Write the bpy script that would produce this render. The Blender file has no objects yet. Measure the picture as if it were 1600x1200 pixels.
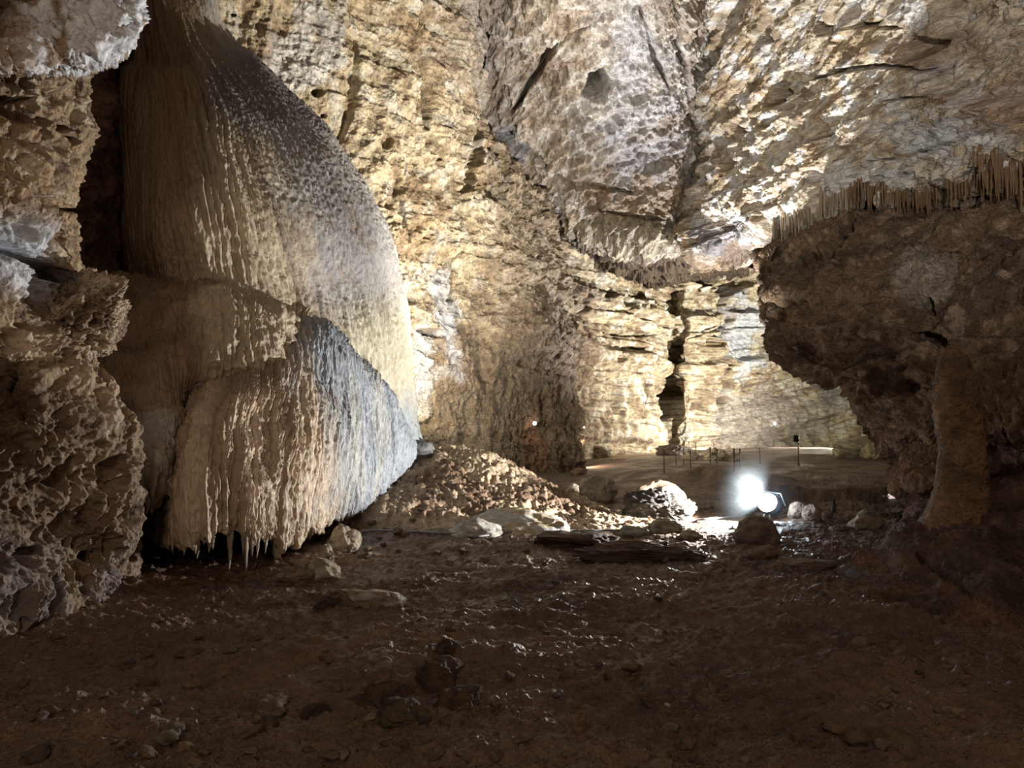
import bpy, math, random
import numpy as np
from mathutils import Vector, Matrix

# ------------------------------------------------------------------ camera
F = 1150.0                       # focal length in pixels of the 1600x1200 frame
EYE = 1.6
PITCH = math.atan(65.0 / F)
SC = bpy.context.scene
COL = SC.collection
cam_d = bpy.data.cameras.new('camera'); cam = bpy.data.objects.new('camera', cam_d); COL.objects.link(cam)
cam.location = (0, 0, EYE); cam.rotation_euler = (math.pi / 2 + PITCH, 0, 0)
cam_d.sensor_width = 36.0; cam_d.lens = 36.0 * F / 1600.0; cam_d.clip_start = 0.05; cam_d.clip_end = 300
SC.camera = cam

CP, SP = math.cos(PITCH), math.sin(PITCH)
def at(px, py, d):
    """world point seen at pixel (px,py) whose world Y is d"""
    u = (px - 800.0) / F; v = (600.0 - py) / F
    dy = CP - v * SP; dz = SP + v * CP
    s = d / dy
    return (u * s, d, EYE + dz * s)
def ground_d(py, z=0.0):
    v = (600.0 - py) / F
    dy = CP - v * SP; dz = SP + v * CP
    return (z - EYE) / dz * dy
def project(P):
    x = P[..., 0]; y = P[..., 1]; z = P[..., 2] - EYE
    c = y * CP + z * SP; v = -y * SP + z * CP
    c = np.maximum(c, 1e-3)
    return 800 + F * x / c, 600 - F * v / c

# ------------------------------------------------------------------ world, light, exposure
w = bpy.data.worlds.new('cave_dark'); SC.world = w; w.use_nodes = True
bg = w.node_tree.nodes['Background']
bg.inputs[0].default_value = (0.80, 0.62, 0.47, 1); bg.inputs[1].default_value = 0.045
SC.view_settings.view_transform = 'Standard'; SC.view_settings.look = 'None'
SC.view_settings.gamma = 1.0; SC.view_settings.exposure = 0.5; SC.view_settings.use_curve_mapping = False

def lamp(name, kind, loc, power, color, aim=None, radius=0.1, spot=None, blend=0.3):
    l = bpy.data.lights.new(name, kind); l.energy = power; l.color = color
    l.shadow_soft_size = radius
    o = bpy.data.objects.new(name, l); COL.objects.link(o); o.location = loc
    if kind == 'SPOT':
        l.spot_size = math.radians(spot); l.spot_blend = blend
    if aim is not None:
        o.rotation_euler = (Vector(aim) - Vector(loc)).to_track_quat('-Z', 'Y').to_euler()
    return o

LAMP = Vector(at(1200, 786, 12.4))
COOL = (0.86, 0.93, 1.0); WARM = (1.0, 0.80, 0.50); NEUT = (1.0, 0.93, 0.80)
# flood light on the floor, aimed left and up at the flowstone
lamp('flood_beam', 'SPOT', LAMP + Vector((-0.16, -0.05, 0.05)), 2500, (1.0, 0.96, 0.89), LAMP + Vector((-6, 0.0, 3.6)), 0.07, 146, 0.25)
lamp('flood_spill', 'POINT', LAMP + Vector((0.05, -0.25, 0.14)), 14, (0.75, 0.87, 1.0), radius=0.08)
# lamp behind the flowstone washing the tall wall
lamp('wall_wash', 'SPOT', at(655, 600, 17.2), 1000, (1.0, 0.90, 0.70), at(700, 250, 22), 0.08, 170, 0.5)
# wall fill added at the floodlight, then lamps at the far side
lamp('flood_wall_fill', 'SPOT', LAMP + Vector((-0.14, 0.10, 0.12)), 10000, (1.0, 0.93, 0.80), (-2.6, 20.5, 10.5), 0.08, 74, 1.0)
lamp('far_beam_right', 'SPOT', at(1000, 716, 24), 10500, (1.0, 0.97, 0.93), at(1290, 120, 19), 0.1, 95, 0.8)
lamp('far_beam_up', 'SPOT', at(1150, 722, 26), 7500, (0.95, 0.94, 1.0), at(930, 120, 26), 0.1, 110, 0.8)
lamp('far_beam_back', 'SPOT', at(1330, 690, 31), 9500, (1.0, 0.95, 0.84), at(1040, 500, 38), 0.1, 125, 0.7)
lamp('rubble_lamp', 'POINT', at(1340, 686, 31.2), 2600, (1.0, 0.97, 0.75), radius=0.05)
lamp('rubble_lamp_back', 'POINT', at(1128, 705, 34), 350, (1.0, 0.95, 0.75), radius=0.05)
lamp('path_light_wall', 'POINT', at(843, 716, 26.6), 150, (1.0, 0.62, 0.36), radius=0.05)
lamp('path_light_foot', 'POINT', at(908, 714, 28.2), 220, (1.0, 0.74, 0.5), radius=0.05)
# unseen fill lights added behind the viewer
lamp('fill_behind', 'AREA', (-1.5, -4.0, 4.5), 120, (1.0, 0.80, 0.60), (-4.5, 8, 2.2)).data.size = 1.6
lamp('fill_side', 'AREA', (5.0, -3.0, 4.2), 85, (1.0, 0.74, 0.55), (5.5, 11, 3.5)).data.size = 1.6
lamp('fill_up', 'SPOT', (0.5, -3.0, 2.4), 6800, (1.0, 0.94, 0.86), at(1500, 20, 13), 0.3, 44, 1.0)

# ------------------------------------------------------------------ numpy noise
def _hash(ix, iy, iz, seed):
    with np.errstate(over='ignore'):
        h = (np.asarray(ix).astype(np.int32).view(np.uint32) * np.uint32(374761393) + np.asarray(iy).astype(np.int32).view(np.uint32) * np.uint32(668265263)
             + np.asarray(iz).astype(np.int32).view(np.uint32) * np.uint32(2147483647) + np.uint32(seed * 1274126177 % 4294967291))
        h = (h ^ (h >> np.uint32(13))) * np.uint32(1274126177)
        h = (h ^ (h >> np.uint32(16))) * np.uint32(2246822519); h = h ^ (h >> np.uint32(15))
    return h
_rg = np.random.RandomState(99); _GR = _rg.normal(size=(256, 3)); _GR = (_GR / np.linalg.norm(_GR, axis=1)[:, None] * 1.25).astype(np.float32)
_GX, _GY, _GZ = (np.ascontiguousarray(_GR[:, k]) for k in range(3))
def noise(P, seed=0):
    """gradient noise about -1..1, worked in blocks that fit the cache"""
    P = np.ascontiguousarray(P, np.float32); out = np.empty(len(P), np.float32)
    so = np.uint32(seed * 1274126177 % 4294967291)
    with np.errstate(over='ignore'):
        for s0 in range(0, len(P), 16384):
            p = P[s0:s0 + 16384].T
            fl = np.floor(p); f = p - fl; I = fl.astype(np.int32).view(np.uint32)
            w_ = f * f * f * (f * (f * 6 - 15) + 10)
            hx = (I[0] * np.uint32(374761393) + so, (I[0] + np.uint32(1)) * np.uint32(374761393) + so)
            hy = (I[1] * np.uint32(668265263), (I[1] + np.uint32(1)) * np.uint32(668265263))
            hz = (I[2] * np.uint32(2147483647), (I[2] + np.uint32(1)) * np.uint32(2147483647))
            g = f - 1
            r = []
            for a in (0, 1):
                for b in (0, 1):
                    for c in (0, 1):
                        h = hx[a] + hy[b] + hz[c]
                        h = (h ^ (h >> np.uint32(13))) * np.uint32(1274126177)
                        k = ((h ^ (h >> np.uint32(15))) >> np.uint32(3)) & np.uint32(255)
                        r.append(_GX[k] * (g[0] if a else f[0]) + _GY[k] * (g[1] if b else f[1]) + _GZ[k] * (g[2] if c else f[2]))
            x0 = [r[i] + (r[i + 4] - r[i]) * w_[0] for i in range(4)]
            y0 = [x0[i] + (x0[i + 2] - x0[i]) * w_[1] for i in range(2)]
            out[s0:s0 + 16384] = (y0[0] + (y0[1] - y0[0]) * w_[2]) * 1.25
    return out
def fbm(P, oct=4, seed=0, gain=0.5):
    s = 0; a = 1.0; Q = P
    for i in range(oct):
        s = s + a * noise(Q, seed + i); Q = Q * 2.03 + 7.1; a *= gain
    return s
def ridged(P, oct=4, seed=0, gain=0.5):
    s = 0; a = 1.0; Q = P
    for i in range(oct):
        s = s + a * (0.5 - np.abs(noise(Q, seed + i)) * 1.6); Q = Q * 2.07 + 3.3; a *= gain
    return s
def worley(P, seed=0):
    P = np.ascontiguousarray(P, np.float32); D = np.empty(len(P), np.float32); Rr = np.empty(len(P), np.float32)
    for s0 in range(0, len(P), 16384):
        p = P[s0:s0 + 16384].T; fl = np.floor(p); f = p - fl; I = fl.astype(np.int32)
        best = np.full(p.shape[1], 9.0, np.float32); rid = np.zeros(p.shape[1], np.float32)
        for a in (-1, 0, 1):
            for b in (-1, 0, 1):
                for c in (-1, 0, 1):
                    h = _hash(I[0] + a, I[1] + b, I[2] + c, seed)
                    dx = (h & np.uint32(1023)).astype(np.float32) * (1 / 1023) + (a - f[0])
                    dy = ((h >> np.uint32(10)) & np.uint32(1023)).astype(np.float32) * (1 / 1023) + (b - f[1])
                    dz = ((h >> np.uint32(20)) & np.uint32(1023)).astype(np.float32) * (1 / 1023) + (c - f[2])
                    d2 = dx * dx + dy * dy + dz * dz
                    m = d2 < best
                    best[m] = d2[m]; rid[m] = ((h[m] >> np.uint32(7)) & np.uint32(255)).astype(np.float32) / 255
        D[s0:s0 + 16384] = np.sqrt(best); Rr[s0:s0 + 16384] = rid
    return D, Rr
def S(a, b, x):
    t = np.clip((x - a) / (b - a), 0, 1); return t * t * (3 - 2 * t)
def rnd1(i, seed=0):
    z0 = np.zeros_like(i)
    return (_hash(i, z0, z0, seed) & np.uint32(4095)).astype(np.float32) / 4095
def strata(t, seed=0, sharp=0.25):
    i = np.floor(t).astype(np.int64); f = (t - i).astype(np.float32)
    a = rnd1(i, seed); b = rnd1(i + 1, seed)
    return a + (b - a) * S(1 - sharp, 1, f)
def bedline(t, P, seed, wdt=0.16):
    f = t - np.floor(t); i = np.floor(t).astype(np.int64)
    return (1 - S(0.3 * wdt, wdt, np.minimum(f, 1 - f))) * S(-0.25, 0.25, noise(P * 0.9, seed)) * (0.35 + 0.65 * rnd1(i, seed))
def vec(*c): return np.array(c, np.float32)
def sc3(P, x, y, z): return P * vec(x, y, z)

def seg_dist(px, py, pts):
    """distance to a pixel polyline and the position along it 0..1"""
    best = np.full(px.shape, 1e9); pos = np.zeros(px.shape)
    n = len(pts) - 1
    for k in range(n):
        (x0, y0), (x1, y1) = pts[k], pts[k + 1]
        L2 = (x1 - x0) ** 2 + (y1 - y0) ** 2
        t = np.clip(((px - x0) * (x1 - x0) + (py - y0) * (y1 - y0)) / L2, 0, 1)
        d = np.hypot(px - x0 - t * (x1 - x0), py - y0 - t * (y1 - y0))
        m = d < best; best = np.where(m, d, best); pos = np.where(m, (k + t) / n, pos)
    return best, pos
def cracks(px, py, P, lst, seed=5):
    """carved fissures: (points, half width in pixels, depth in metres)"""
    out = np.zeros(px.shape, np.float32)
    jx = noise(P * 1.1, seed) * 6 + noise(P * 4, seed + 1) * 2.5
    for pts, wd, dep in lst:
        d, pos = seg_dist(px + jx, py + jx * 0.5, pts)
        ww = wd * (0.35 + 0.65 * np.sin(np.pi * np.clip(pos, 0.04, 0.96)))
        out -= dep * (1 - S(0.35, 1.0, d / ww))
    return out
def holes(px, py, P, lst, seed=9):
    out = np.zeros(px.shape, np.float32)
    wob = 1 + 0.5 * noise(P * 2.2, seed)
    for cx, cy, rx, ry, ang, dep in lst:
        ca, sa = math.cos(ang), math.sin(ang)
        dx = px - cx; dy = py - cy
        r = np.sqrt(((dx * ca + dy * sa) / rx) ** 2 + ((-dx * sa + dy * ca) / ry) ** 2) * wob
        out -= dep * (1 - S(0.6, 1.05, r))
    return out

# ------------------------------------------------------------------ surfaces
def cr_basis(n, N):
    """N x n matrix of Catmull-Rom weights over n control points"""
    t = np.linspace(0, n - 1, N); i = np.minimum(t.astype(int), n - 2); f = t - i
    M = np.zeros((N, n))
    ws = [(-f + 2 * f**2 - f**3) / 2, (2 - 5 * f**2 + 3 * f**3) / 2, (f + 4 * f**2 - 3 * f**3) / 2, (-f**2 + f**3) / 2]
    for k, wt in zip((-1, 0, 1, 2), ws):
        j = i + k
        r = np.arange(N)
        inside = (j >= 0) & (j < n)
        np.add.at(M, (r[inside], j[inside]), wt[inside])
        lo = j < 0; hi = j >= n           # mirror the end: p[-1] = 2p0 - p1
        np.add.at(M, (r[lo], np.zeros(lo.sum(), int)), 2 * wt[lo]); np.add.at(M, (r[lo], np.ones(lo.sum(), int)), -wt[lo])
        np.add.at(M, (r[hi], np.full(hi.sum(), n - 1)), 2 * wt[hi]); np.add.at(M, (r[hi], np.full(hi.sum(), n - 2)), -wt[hi])
    return M
def net_grid(net, nu, nv):
    A = np.array([[at(*p) for p in row] for row in net])       # R x C x 3
    U = cr_basis(A.shape[1], nu); V = cr_basis(A.shape[0], nv)
    return np.einsum('vr,rck,uc->vuk', V, A, U)
def grid_normals(G):
    du = np.gradient(G, axis=1); dv = np.gradient(G, axis=0)
    n = np.cross(du, dv); n /= np.maximum(np.linalg.norm(n, axis=2, keepdims=True), 1e-9)
    s = np.sign(np.sum(n * (np.array([0, 0, EYE]) - G), axis=2)); 
    if np.median(s) < 0: n = -n; return n, True
    return n, False
def smooth_n(n, k):
    for _ in range(k):
        m = n.copy(); m[1:] += n[:-1]; m[:-1] += n[1:]; m[:, 1:] += n[:, :-1]; m[:, :-1] += n[:, 1:]; n = m / 5
    return n / np.maximum(np.linalg.norm(n, axis=2, keepdims=True), 1e-9)
def mesh_grid(name, G, col, mat, flip=False, parent=None):
    nv, nu = G.shape[:2]
    me = bpy.data.meshes.new(name)
    me.vertices.add(nv * nu); me.vertices.foreach_set('co', G.reshape(-1).astype(np.float32))
    a = (np.arange(nv - 1)[:, None] * nu + np.arange(nu - 1)[None, :]).reshape(-1)
    q = np.stack([a, a + 1, a + nu + 1, a + nu] if flip else [a, a + nu, a + nu + 1, a + 1], 1).astype(np.int32)
    nf = len(q)
    me.loops.add(nf * 4); me.loops.foreach_set('vertex_index', q.reshape(-1))
    me.polygons.add(nf); me.polygons.foreach_set('loop_start', np.arange(nf, dtype=np.int32) * 4)
    me.polygons.foreach_set('loop_total', np.full(nf, 4, np.int32))
    me.update(calc_edges=True)
    me.polygons.foreach_set('use_smooth', np.ones(nf, bool))
    if col is not None:
        at_ = me.attributes.new('tone', 'FLOAT_COLOR', 'POINT')
        c4 = np.ones((nv * nu, 4), np.float32); c4[:, :3] = np.clip(col, 0, 1)
        at_.data.foreach_set('color', c4.reshape(-1))
    me.materials.append(mat)
    o = bpy.data.objects.new(name, me); COL.objects.link(o)
    if parent: o.parent = parent
    return o
SURF = {}
def surface(name, net, nu, nv, disp, colf, mat, parent=None, key=None, flip_disp=1):
    G = net_grid(net, nu, nv)
    N, fl = grid_normals(G); N = smooth_n(N, 2)
    P = G.reshape(-1, 3); Nn = N.reshape(-1, 3)
    px, py = project(P)
    vv, uu = np.meshgrid(np.linspace(0, 1, nv), np.linspace(0, 1, nu), indexing='ij')
    uu = uu.reshape(-1); vv = vv.reshape(-1)
    # arc length in metres along u (median row), used by flutes and rills
    ln = np.linalg.norm(np.diff(G, axis=1), axis=2); arc = np.concatenate([np.zeros((nv, 1)), np.cumsum(ln, 1)], 1).mean(0)
    au = np.tile(arc, nv)
    ctx = dict(P=P.astype(np.float32), px=px, py=py, u=uu, v=vv, au=au.astype(np.float32), N=Nn)
    d = disp(ctx)
    if isinstance(d, tuple): off = d[0][:, None] * Nn + d[1]
    else: off = d[:, None] * Nn
    P2 = P + off
    col = colf(ctx)
    o = mesh_grid(name, P2.reshape(nv, nu, 3), col, mat, fl, parent)
    qx, qy = project(P2)
    SURF[key or name] = (P2, qx, qy)
    return o
def on(key, px, py, r=5):
    """nearest-to-camera surface point around a pixel"""
    P2, qx, qy = SURF[key]
    d = np.hypot(qx - px, qy - py)
    m = d < max(r, d.min() + 0.5)
    c = P2[m]; return Vector(c[np.argmin(c[:, 1])])

# ------------------------------------------------------------------ materials
def rock_mat(name, rough=0.85, spec=0.3, b1=(14, 0.03), b2=(60, 0.008), var=0.35, tint=None, vor=None, wet=None, stretch=(1, 1, 1)):
    m = bpy.data.materials.new(name); m.use_nodes = True
    nt = m.node_tree; N = nt.nodes; L = nt.links
    bs = N['Principled BSDF']
    bs.inputs['Roughness'].default_value = rough; bs.inputs['Specular IOR Level'].default_value = spec
    tc0 = N.new('ShaderNodeTexCoord'); tc = N.new('ShaderNodeMapping'); tc.inputs['Scale'].default_value = stretch; L.new(tc0.outputs['Object'], tc.inputs['Vector'])
    if tint is None:
        a = N.new('ShaderNodeAttribute'); a.attribute_name = 'tone'; base = a.outputs['Color']
    else:
        a = N.new('ShaderNodeRGB'); a.outputs[0].default_value = (*tint, 1); base = a.outputs[0]
    n0 = N.new('ShaderNodeTexNoise'); n0.inputs['Scale'].default_value = b1[0] * 0.9; n0.inputs['Detail'].default_value = 6; n0.inputs['Roughness'].default_value = 0.65
    L.new(tc.outputs['Vector'], n0.inputs['Vector'])
    mr = N.new('ShaderNodeMapRange'); mr.inputs[1].default_value = 0.3; mr.inputs[2].default_value = 0.7
    mr.inputs[3].default_value = 1 - var; mr.inputs[4].default_value = 1 + var * 0.6
    L.new(n0.outputs['Fac'], mr.inputs[0])
    mx = N.new('ShaderNodeVectorMath'); mx.operation = 'SCALE'
    L.new(base, mx.inputs[0]); L.new(mr.outputs[0], mx.inputs['Scale'])
    L.new(mx.outputs[0], bs.inputs['Base Color'])
    prev = None
    for sc, dist in (b1, b2):
        n = N.new('ShaderNodeTexNoise'); n.inputs['Scale'].default_value = sc; n.inputs['Detail'].default_value = 5; n.inputs['Roughness'].default_value = 0.6
        L.new(tc.outputs['Vector'], n.inputs['Vector'])
        b = N.new('ShaderNodeBump'); b.inputs['Distance'].default_value = dist; b.inputs['Strength'].default_value = 1.0
        L.new(n.outputs['Fac'], b.inputs['Height'])
        if prev: L.new(prev, b.inputs['Normal'])
        prev = b.outputs['Normal']
    if vor:
        v = N.new('ShaderNodeTexVoronoi'); v.inputs['Scale'].default_value = vor[0]
        L.new(tc.outputs['Vector'], v.inputs['Vector'])
        b = N.new('ShaderNodeBump'); b.inputs['Distance'].default_value = vor[1]; b.invert = True
        L.new(v.outputs['Distance'], b.inputs['Height']); L.new(prev, b.inputs['Normal']); prev = b.outputs['Normal']
    L.new(prev, bs.inputs['Normal'])
    if wet:
        n = N.new('ShaderNodeTexNoise'); n.inputs['Scale'].default_value = wet[0]; n.inputs['Detail'].default_value = 4
        L.new(tc.outputs['Vector'], n.inputs['Vector'])
        r = N.new('ShaderNodeMapRange'); r.inputs[1].default_value = 0.35; r.inputs[2].default_value = 0.65; r.inputs[3].default_value = wet[1]; r.inputs[4].default_value = wet[2]
        L.new(n.outputs['Fac'], r.inputs[0]); L.new(r.outputs[0], bs.inputs['Roughness'])
    return m
def plain_mat(name, col, rough=0.5, metal=0.0, emit=None, es=0):
    m = bpy.data.materials.new(name); m.use_nodes = True; b = m.node_tree.nodes['Principled BSDF']
    b.inputs['Base Color'].default_value = (*col, 1); b.inputs['Roughness'].default_value = rough; b.inputs['Metallic'].default_value = metal
    if emit: b.inputs['Emission Color'].default_value = (*emit, 1); b.inputs['Emission Strength'].default_value = es
    return m
M_near = rock_mat('pitted_rock', 0.75, 0.35, (9, 0.05), (38, 0.012), 0.4, vor=(16, 0.02))
M_far = rock_mat('far_rock', 0.9, 0.2, (4.2, 0.20), (15, 0.09), 0.6, stretch=(.8, .8, 2.2))
M_flute = rock_mat('fluted_rock', 0.9, 0.2, (4.6, 0.20), (15, 0.09), 0.6, stretch=(1.2, 1.2, .9))
M_mid = rock_mat('brown_rock', 0.8, 0.3, (5, 0.12), (20, 0.045), 0.5, vor=(9, 0.04))
M_flow = rock_mat('flowstone', 0.5, 0.45, (22, 0.03), (60, 0.010), 0.25, stretch=(1, 1, .38))
M_floor = rock_mat('wet_mud', 0.42, 0.5, (8, 0.07), (30, 0.03), 0.4, wet=(1.3, 0.28, 0.7))
M_mound = rock_mat('mud_crust', 0.55, 0.4, (8, 0.07), (30, 0.022), 0.5)
M_stone = rock_mat('loose_stone', 0.75, 0.25, (10, 0.03), (45, 0.008), 0.35)

CREAM = vec(0.62, 0.50, 0.34); TAN = vec(0.47, 0.33, 0.20); BROWN = vec(0.26, 0.155, 0.09); DARK = vec(0.10, 0.06, 0.04)
GREYB = vec(0.52, 0.53, 0.58); WHITE = vec(0.78, 0.74, 0.66); OCHRE = vec(0.62, 0.40, 0.19); RUST = vec(0.40, 0.16, 0.07)
YEL = vec(0.66, 0.555, 0.39)
def mixc(a, b, t): return a + (b - a) * np.clip(t, 0, 1)[:, None]
def full(c, n): return np.tile(c, (n, 1)).astype(np.float32)
def blob(ctx, cx, cy, rx, ry, k=0.5, seed=31):
    """a mineral stain, or shade put into colour, with ragged edges around one place of the wall"""
    r = np.hypot((ctx['px'] - cx) / rx, (ctx['py'] - cy) / ry)
    return 1 - S(0.55, 1.25, r + k * ctx['wn'])

# ------------------------------------------------------------------ object helpers
def tag(o, label=None, cat=None, group=None, kind=None):
    if label: o['label'] = label
    if cat: o['category'] = cat
    if group: o['group'] = group
    if kind: o['kind'] = kind
    return o
def empty(name, loc):
    o = bpy.data.objects.new(name, None); COL.objects.link(o); o.location = loc; o.empty_display_size = 0.1; return o
def mesh_obj(name, verts, faces, mat, parent=None, smooth=True):
    me = bpy.data.meshes.new(name); me.from_pydata([tuple(v) for v in verts], [], faces); me.update()
    if smooth: me.polygons.foreach_set('use_smooth', np.ones(len(me.polygons), bool))
    me.materials.append(mat)
    o = bpy.data.objects.new(name, me); COL.objects.link(o)
    if parent: o.parent = parent
    return o

# ================================================================== FLOOR
def floor_h(P):
    """height of the cave floor (mud) at world x,y"""
    x = P[:, 0]; y = P[:, 1]
    Q = np.stack([x, y, np.zeros_like(x)], 1).astype(np.float32)
    h = 0.10 * noise(Q * 0.35, 61) + 0.05 * noise(Q * 0.9, 62)
    near = 1 - S(16, 30, y)
    h += near * (0.040 * fbm(sc3(Q, 1.6, 2.6, 1), 4, 63) + 0.026 * ridged(sc3(Q, 5, 8, 1), 4, 64))
    # raised bank of trodden clay behind the lamp
    line = 13.9 - (x - 6.0) * 0.42                     # runs toward the right and nearer
    line = np.where(x < 6.0, 16.0 + (6.0 - x) * 1.1, 16.0 - (x - 6.0) * 0.42)
    bank = S(0, 0.35, y - line) * S(2.5, 5.0, x)
    h += 0.22 * bank
    h += 0.35 * S(20, 28, y) * S(6, 12, x) * (1 - S(34, 40, y))
    h += 0.05 * strata((y * 0.9 + 0.6 * noise(Q * 0.3, 66)), 67, 0.3) * bank
    h += near * (1 - S(8, 13, y)) * 0.020 * S(0.1, 0.5, ridged(sc3(Q, 2.2, 4, 1), 3, 69))
    # fine grit crumbs
    h += near * (0.014 * S(0.12, 0.5, noise(Q * 9, 68)) + 0.012 * S(0.15, 0.5, noise(Q * 19, 70))) 
    h += 0.10 * S(-3.2, -4.6, x) * (1 - S(7, 9, y))
    return h
nuF, nvF = 1300, 600
pyr = np.linspace(1290, 703.5, nvF - 12)
yr = np.array([ground_d(p) for p in pyr])
yr = np.concatenate([np.linspace(-7, 2.55, 12), yr])
fx = np.linspace(-500, 2300, nuF)
GF = np.zeros((nvF, nuF, 3))
GF[:, :, 1] = yr[:, None]
GF[:, :, 0] = (fx[None, :] - 800) / F * np.maximum(yr, 3.2)[:, None]
FP = GF.reshape(-1, 3); FP[:, 2] = floor_h(FP)
n_ = fbm(sc3(FP.astype(np.float32), 0.5, 0.5, 0), 4, 71); n2_ = fbm(sc3(FP.astype(np.float32), 2.5, 2.5, 0), 4, 72)
fcol = mixc(full(vec(0.165, 0.098, 0.062), len(FP)), vec(0.085, 0.050, 0.032), 0.5 + 0.9 * n_)
fcol = mixc(fcol, vec(0.16, 0.105, 0.07), S(0.25, 0.8, n2_) * 0.7)
fcol = mixc(fcol, vec(0.15, 0.11, 0.09), S(15, 19, FP[:, 1]) * 0.8)
fcol = mixc(fcol, vec(0.55, 0.43, 0.30), S(29, 33, FP[:, 1]) * S(-0.35, 0.1, n_ ) * (1 - S(8, 10, FP[:, 0])))
floor = mesh_grid('floor', GF, fcol, M_floor, True); tag(floor, kind='structure')
SURF['floor'] = (FP, *project(FP))
def fz(x, y): return float(floor_h(np.array([[x, y, 0.0]]))[0])

# mud mound at the foot of the flowstone
def mound_h(x, y):
    Q = np.stack([x, y, np.zeros_like(x)], 1).astype(np.float32)
    a = np.exp(-(((x + 1.9) / 2.1) ** 2 + ((y - 15.0) / 2.2) ** 2) * 1.1) * 1.25
    b = np.exp(-(((x - 0.1) / 1.5) ** 2 + ((y - 14.2) / 1.9) ** 2)) * 0.42
    c = np.exp(-(((x + 2.2) / 1.4) ** 2 + ((y - 12.2) / 1.3) ** 2)) * 0.40
    d = np.exp(-(((x - 1.6) / 1.3) ** 2 + ((y - 12.4) / 1.1) ** 2)) * 0.18
    h = a + b + c + d
    e = S(0.05, 0.4, h)
    h = h + e * (0.09 * ridged(sc3(Q, 2.2, 2.2, 1), 4, 81) + 0.055 * ridged(sc3(Q, 7, 5, 1), 3, 82) + 0.10 * noise(Q * 0.9, 83))
    return h - 0.16
gx, gy = np.meshgrid(np.linspace(-6.2, 4.2, 520), np.linspace(9.4, 19.5, 420))
GM = np.stack([gx, gy, np.zeros_like(gx)], 2); MP = GM.reshape(-1, 3)
mh = mound_h(MP[:, 0], MP[:, 1]); MP[:, 2] = floor_h(MP) + mh
Qm = MP.astype(np.float32)
nm = fbm(sc3(Qm, 0.8, 0.8, 0.8), 4, 85)
ctxm = dict(zip(('px', 'py'), project(MP)))
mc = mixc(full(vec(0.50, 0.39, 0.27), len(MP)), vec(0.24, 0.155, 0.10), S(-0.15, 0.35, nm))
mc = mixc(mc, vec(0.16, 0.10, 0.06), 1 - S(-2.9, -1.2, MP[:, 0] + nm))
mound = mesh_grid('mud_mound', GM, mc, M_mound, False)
tag(mound, 'wide brown mound of crusted mud at the right foot of the flowstone', 'mound')
SURF['mound'] = (MP, *project(MP))
def gzv(Q):
    z = floor_h(Q); m = (Q[:, 0] > -6.2) & (Q[:, 0] < 4.2) & (Q[:, 1] > 9.4) & (Q[:, 1] < 19.5)
    if m.any(): z[m] += np.maximum(mound_h(Q[m, 0], Q[m, 1]), 0)
    return z
def gz(x, y): return float(gzv(np.array([[x, y, 0.0]]))[0])
_DS = np.concatenate([np.arange(2.6, 12, 0.03), np.arange(12, 46, 0.08)])
def ground_at(px, py):
    """where a pixel ray meets the ground"""
    u = (px - 800.0) / F; v = (600.0 - py) / F
    dy = CP - v * SP; dz = SP + v * CP
    Q = np.stack([u * _DS / dy, _DS, EYE + dz * _DS / dy], 1)
    k0 = np.searchsorted(-Q[:, 2], -1.9); Q = Q[k0:]          # the ground is never higher than 1.9 m
    if len(Q) == 0: return Vector(at(px, py, 40))
    z = gzv(Q)
    k = np.argmax(Q[:, 2] <= z)
    if Q[k, 2] > z[k]: return Vector(at(px, py, 40))
    return Vector(Q[k])

# small smooth clay cone beyond the mound
def cone_mound(name, px, py, d, rx, ry, h, tone, label, seed, cat='mound'):
    x0, y0, _ = at(px, py, d)
    a, b = np.meshgrid(np.linspace(-1.25, 1.25, 90), np.linspace(-1.25, 1.25, 90))
    X = x0 + a * rx; Y = y0 + b * ry
    Z = np.zeros_like(X); G = np.stack([X, Y, Z], 2); Pc = G.reshape(-1, 3)
    r = np.hypot(a, b).reshape(-1)
    Q = np.stack([Pc[:, 0], Pc[:, 1], Pc[:, 2]], 1).astype(np.float32)
    Pc[:, 2] = floor_h(Pc) + (h + 0.08) * np.clip(1 - r, -0.2, 1) ** 1.0 - 0.08 + 0.03 * noise(Q * 1.5, seed) + 0.01 * ridged(Q * 5, 2, seed)
    cc = mixc(full(tone, len(Pc)), tone * 0.6, S(-0.2, 0.5, noise(Q * 2, seed + 2)))
    o = mesh_grid(name, G, cc, M_mound, False); tag(o, label, cat); return o
cone_mound('clay_heap', 1100, 775, 18.0, 3.0, 1.9, 0.36, vec(0.26, 0.19, 0.14), 'low smooth heap of brown clay between the rope posts and the floodlight', 301, 'clay heap')

# ================================================================== WALLS
def prep(ctx):
    P = ctx['P']
    ctx['wn'] = fbm(P * 0.9, 4, 3)
    return P
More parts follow.
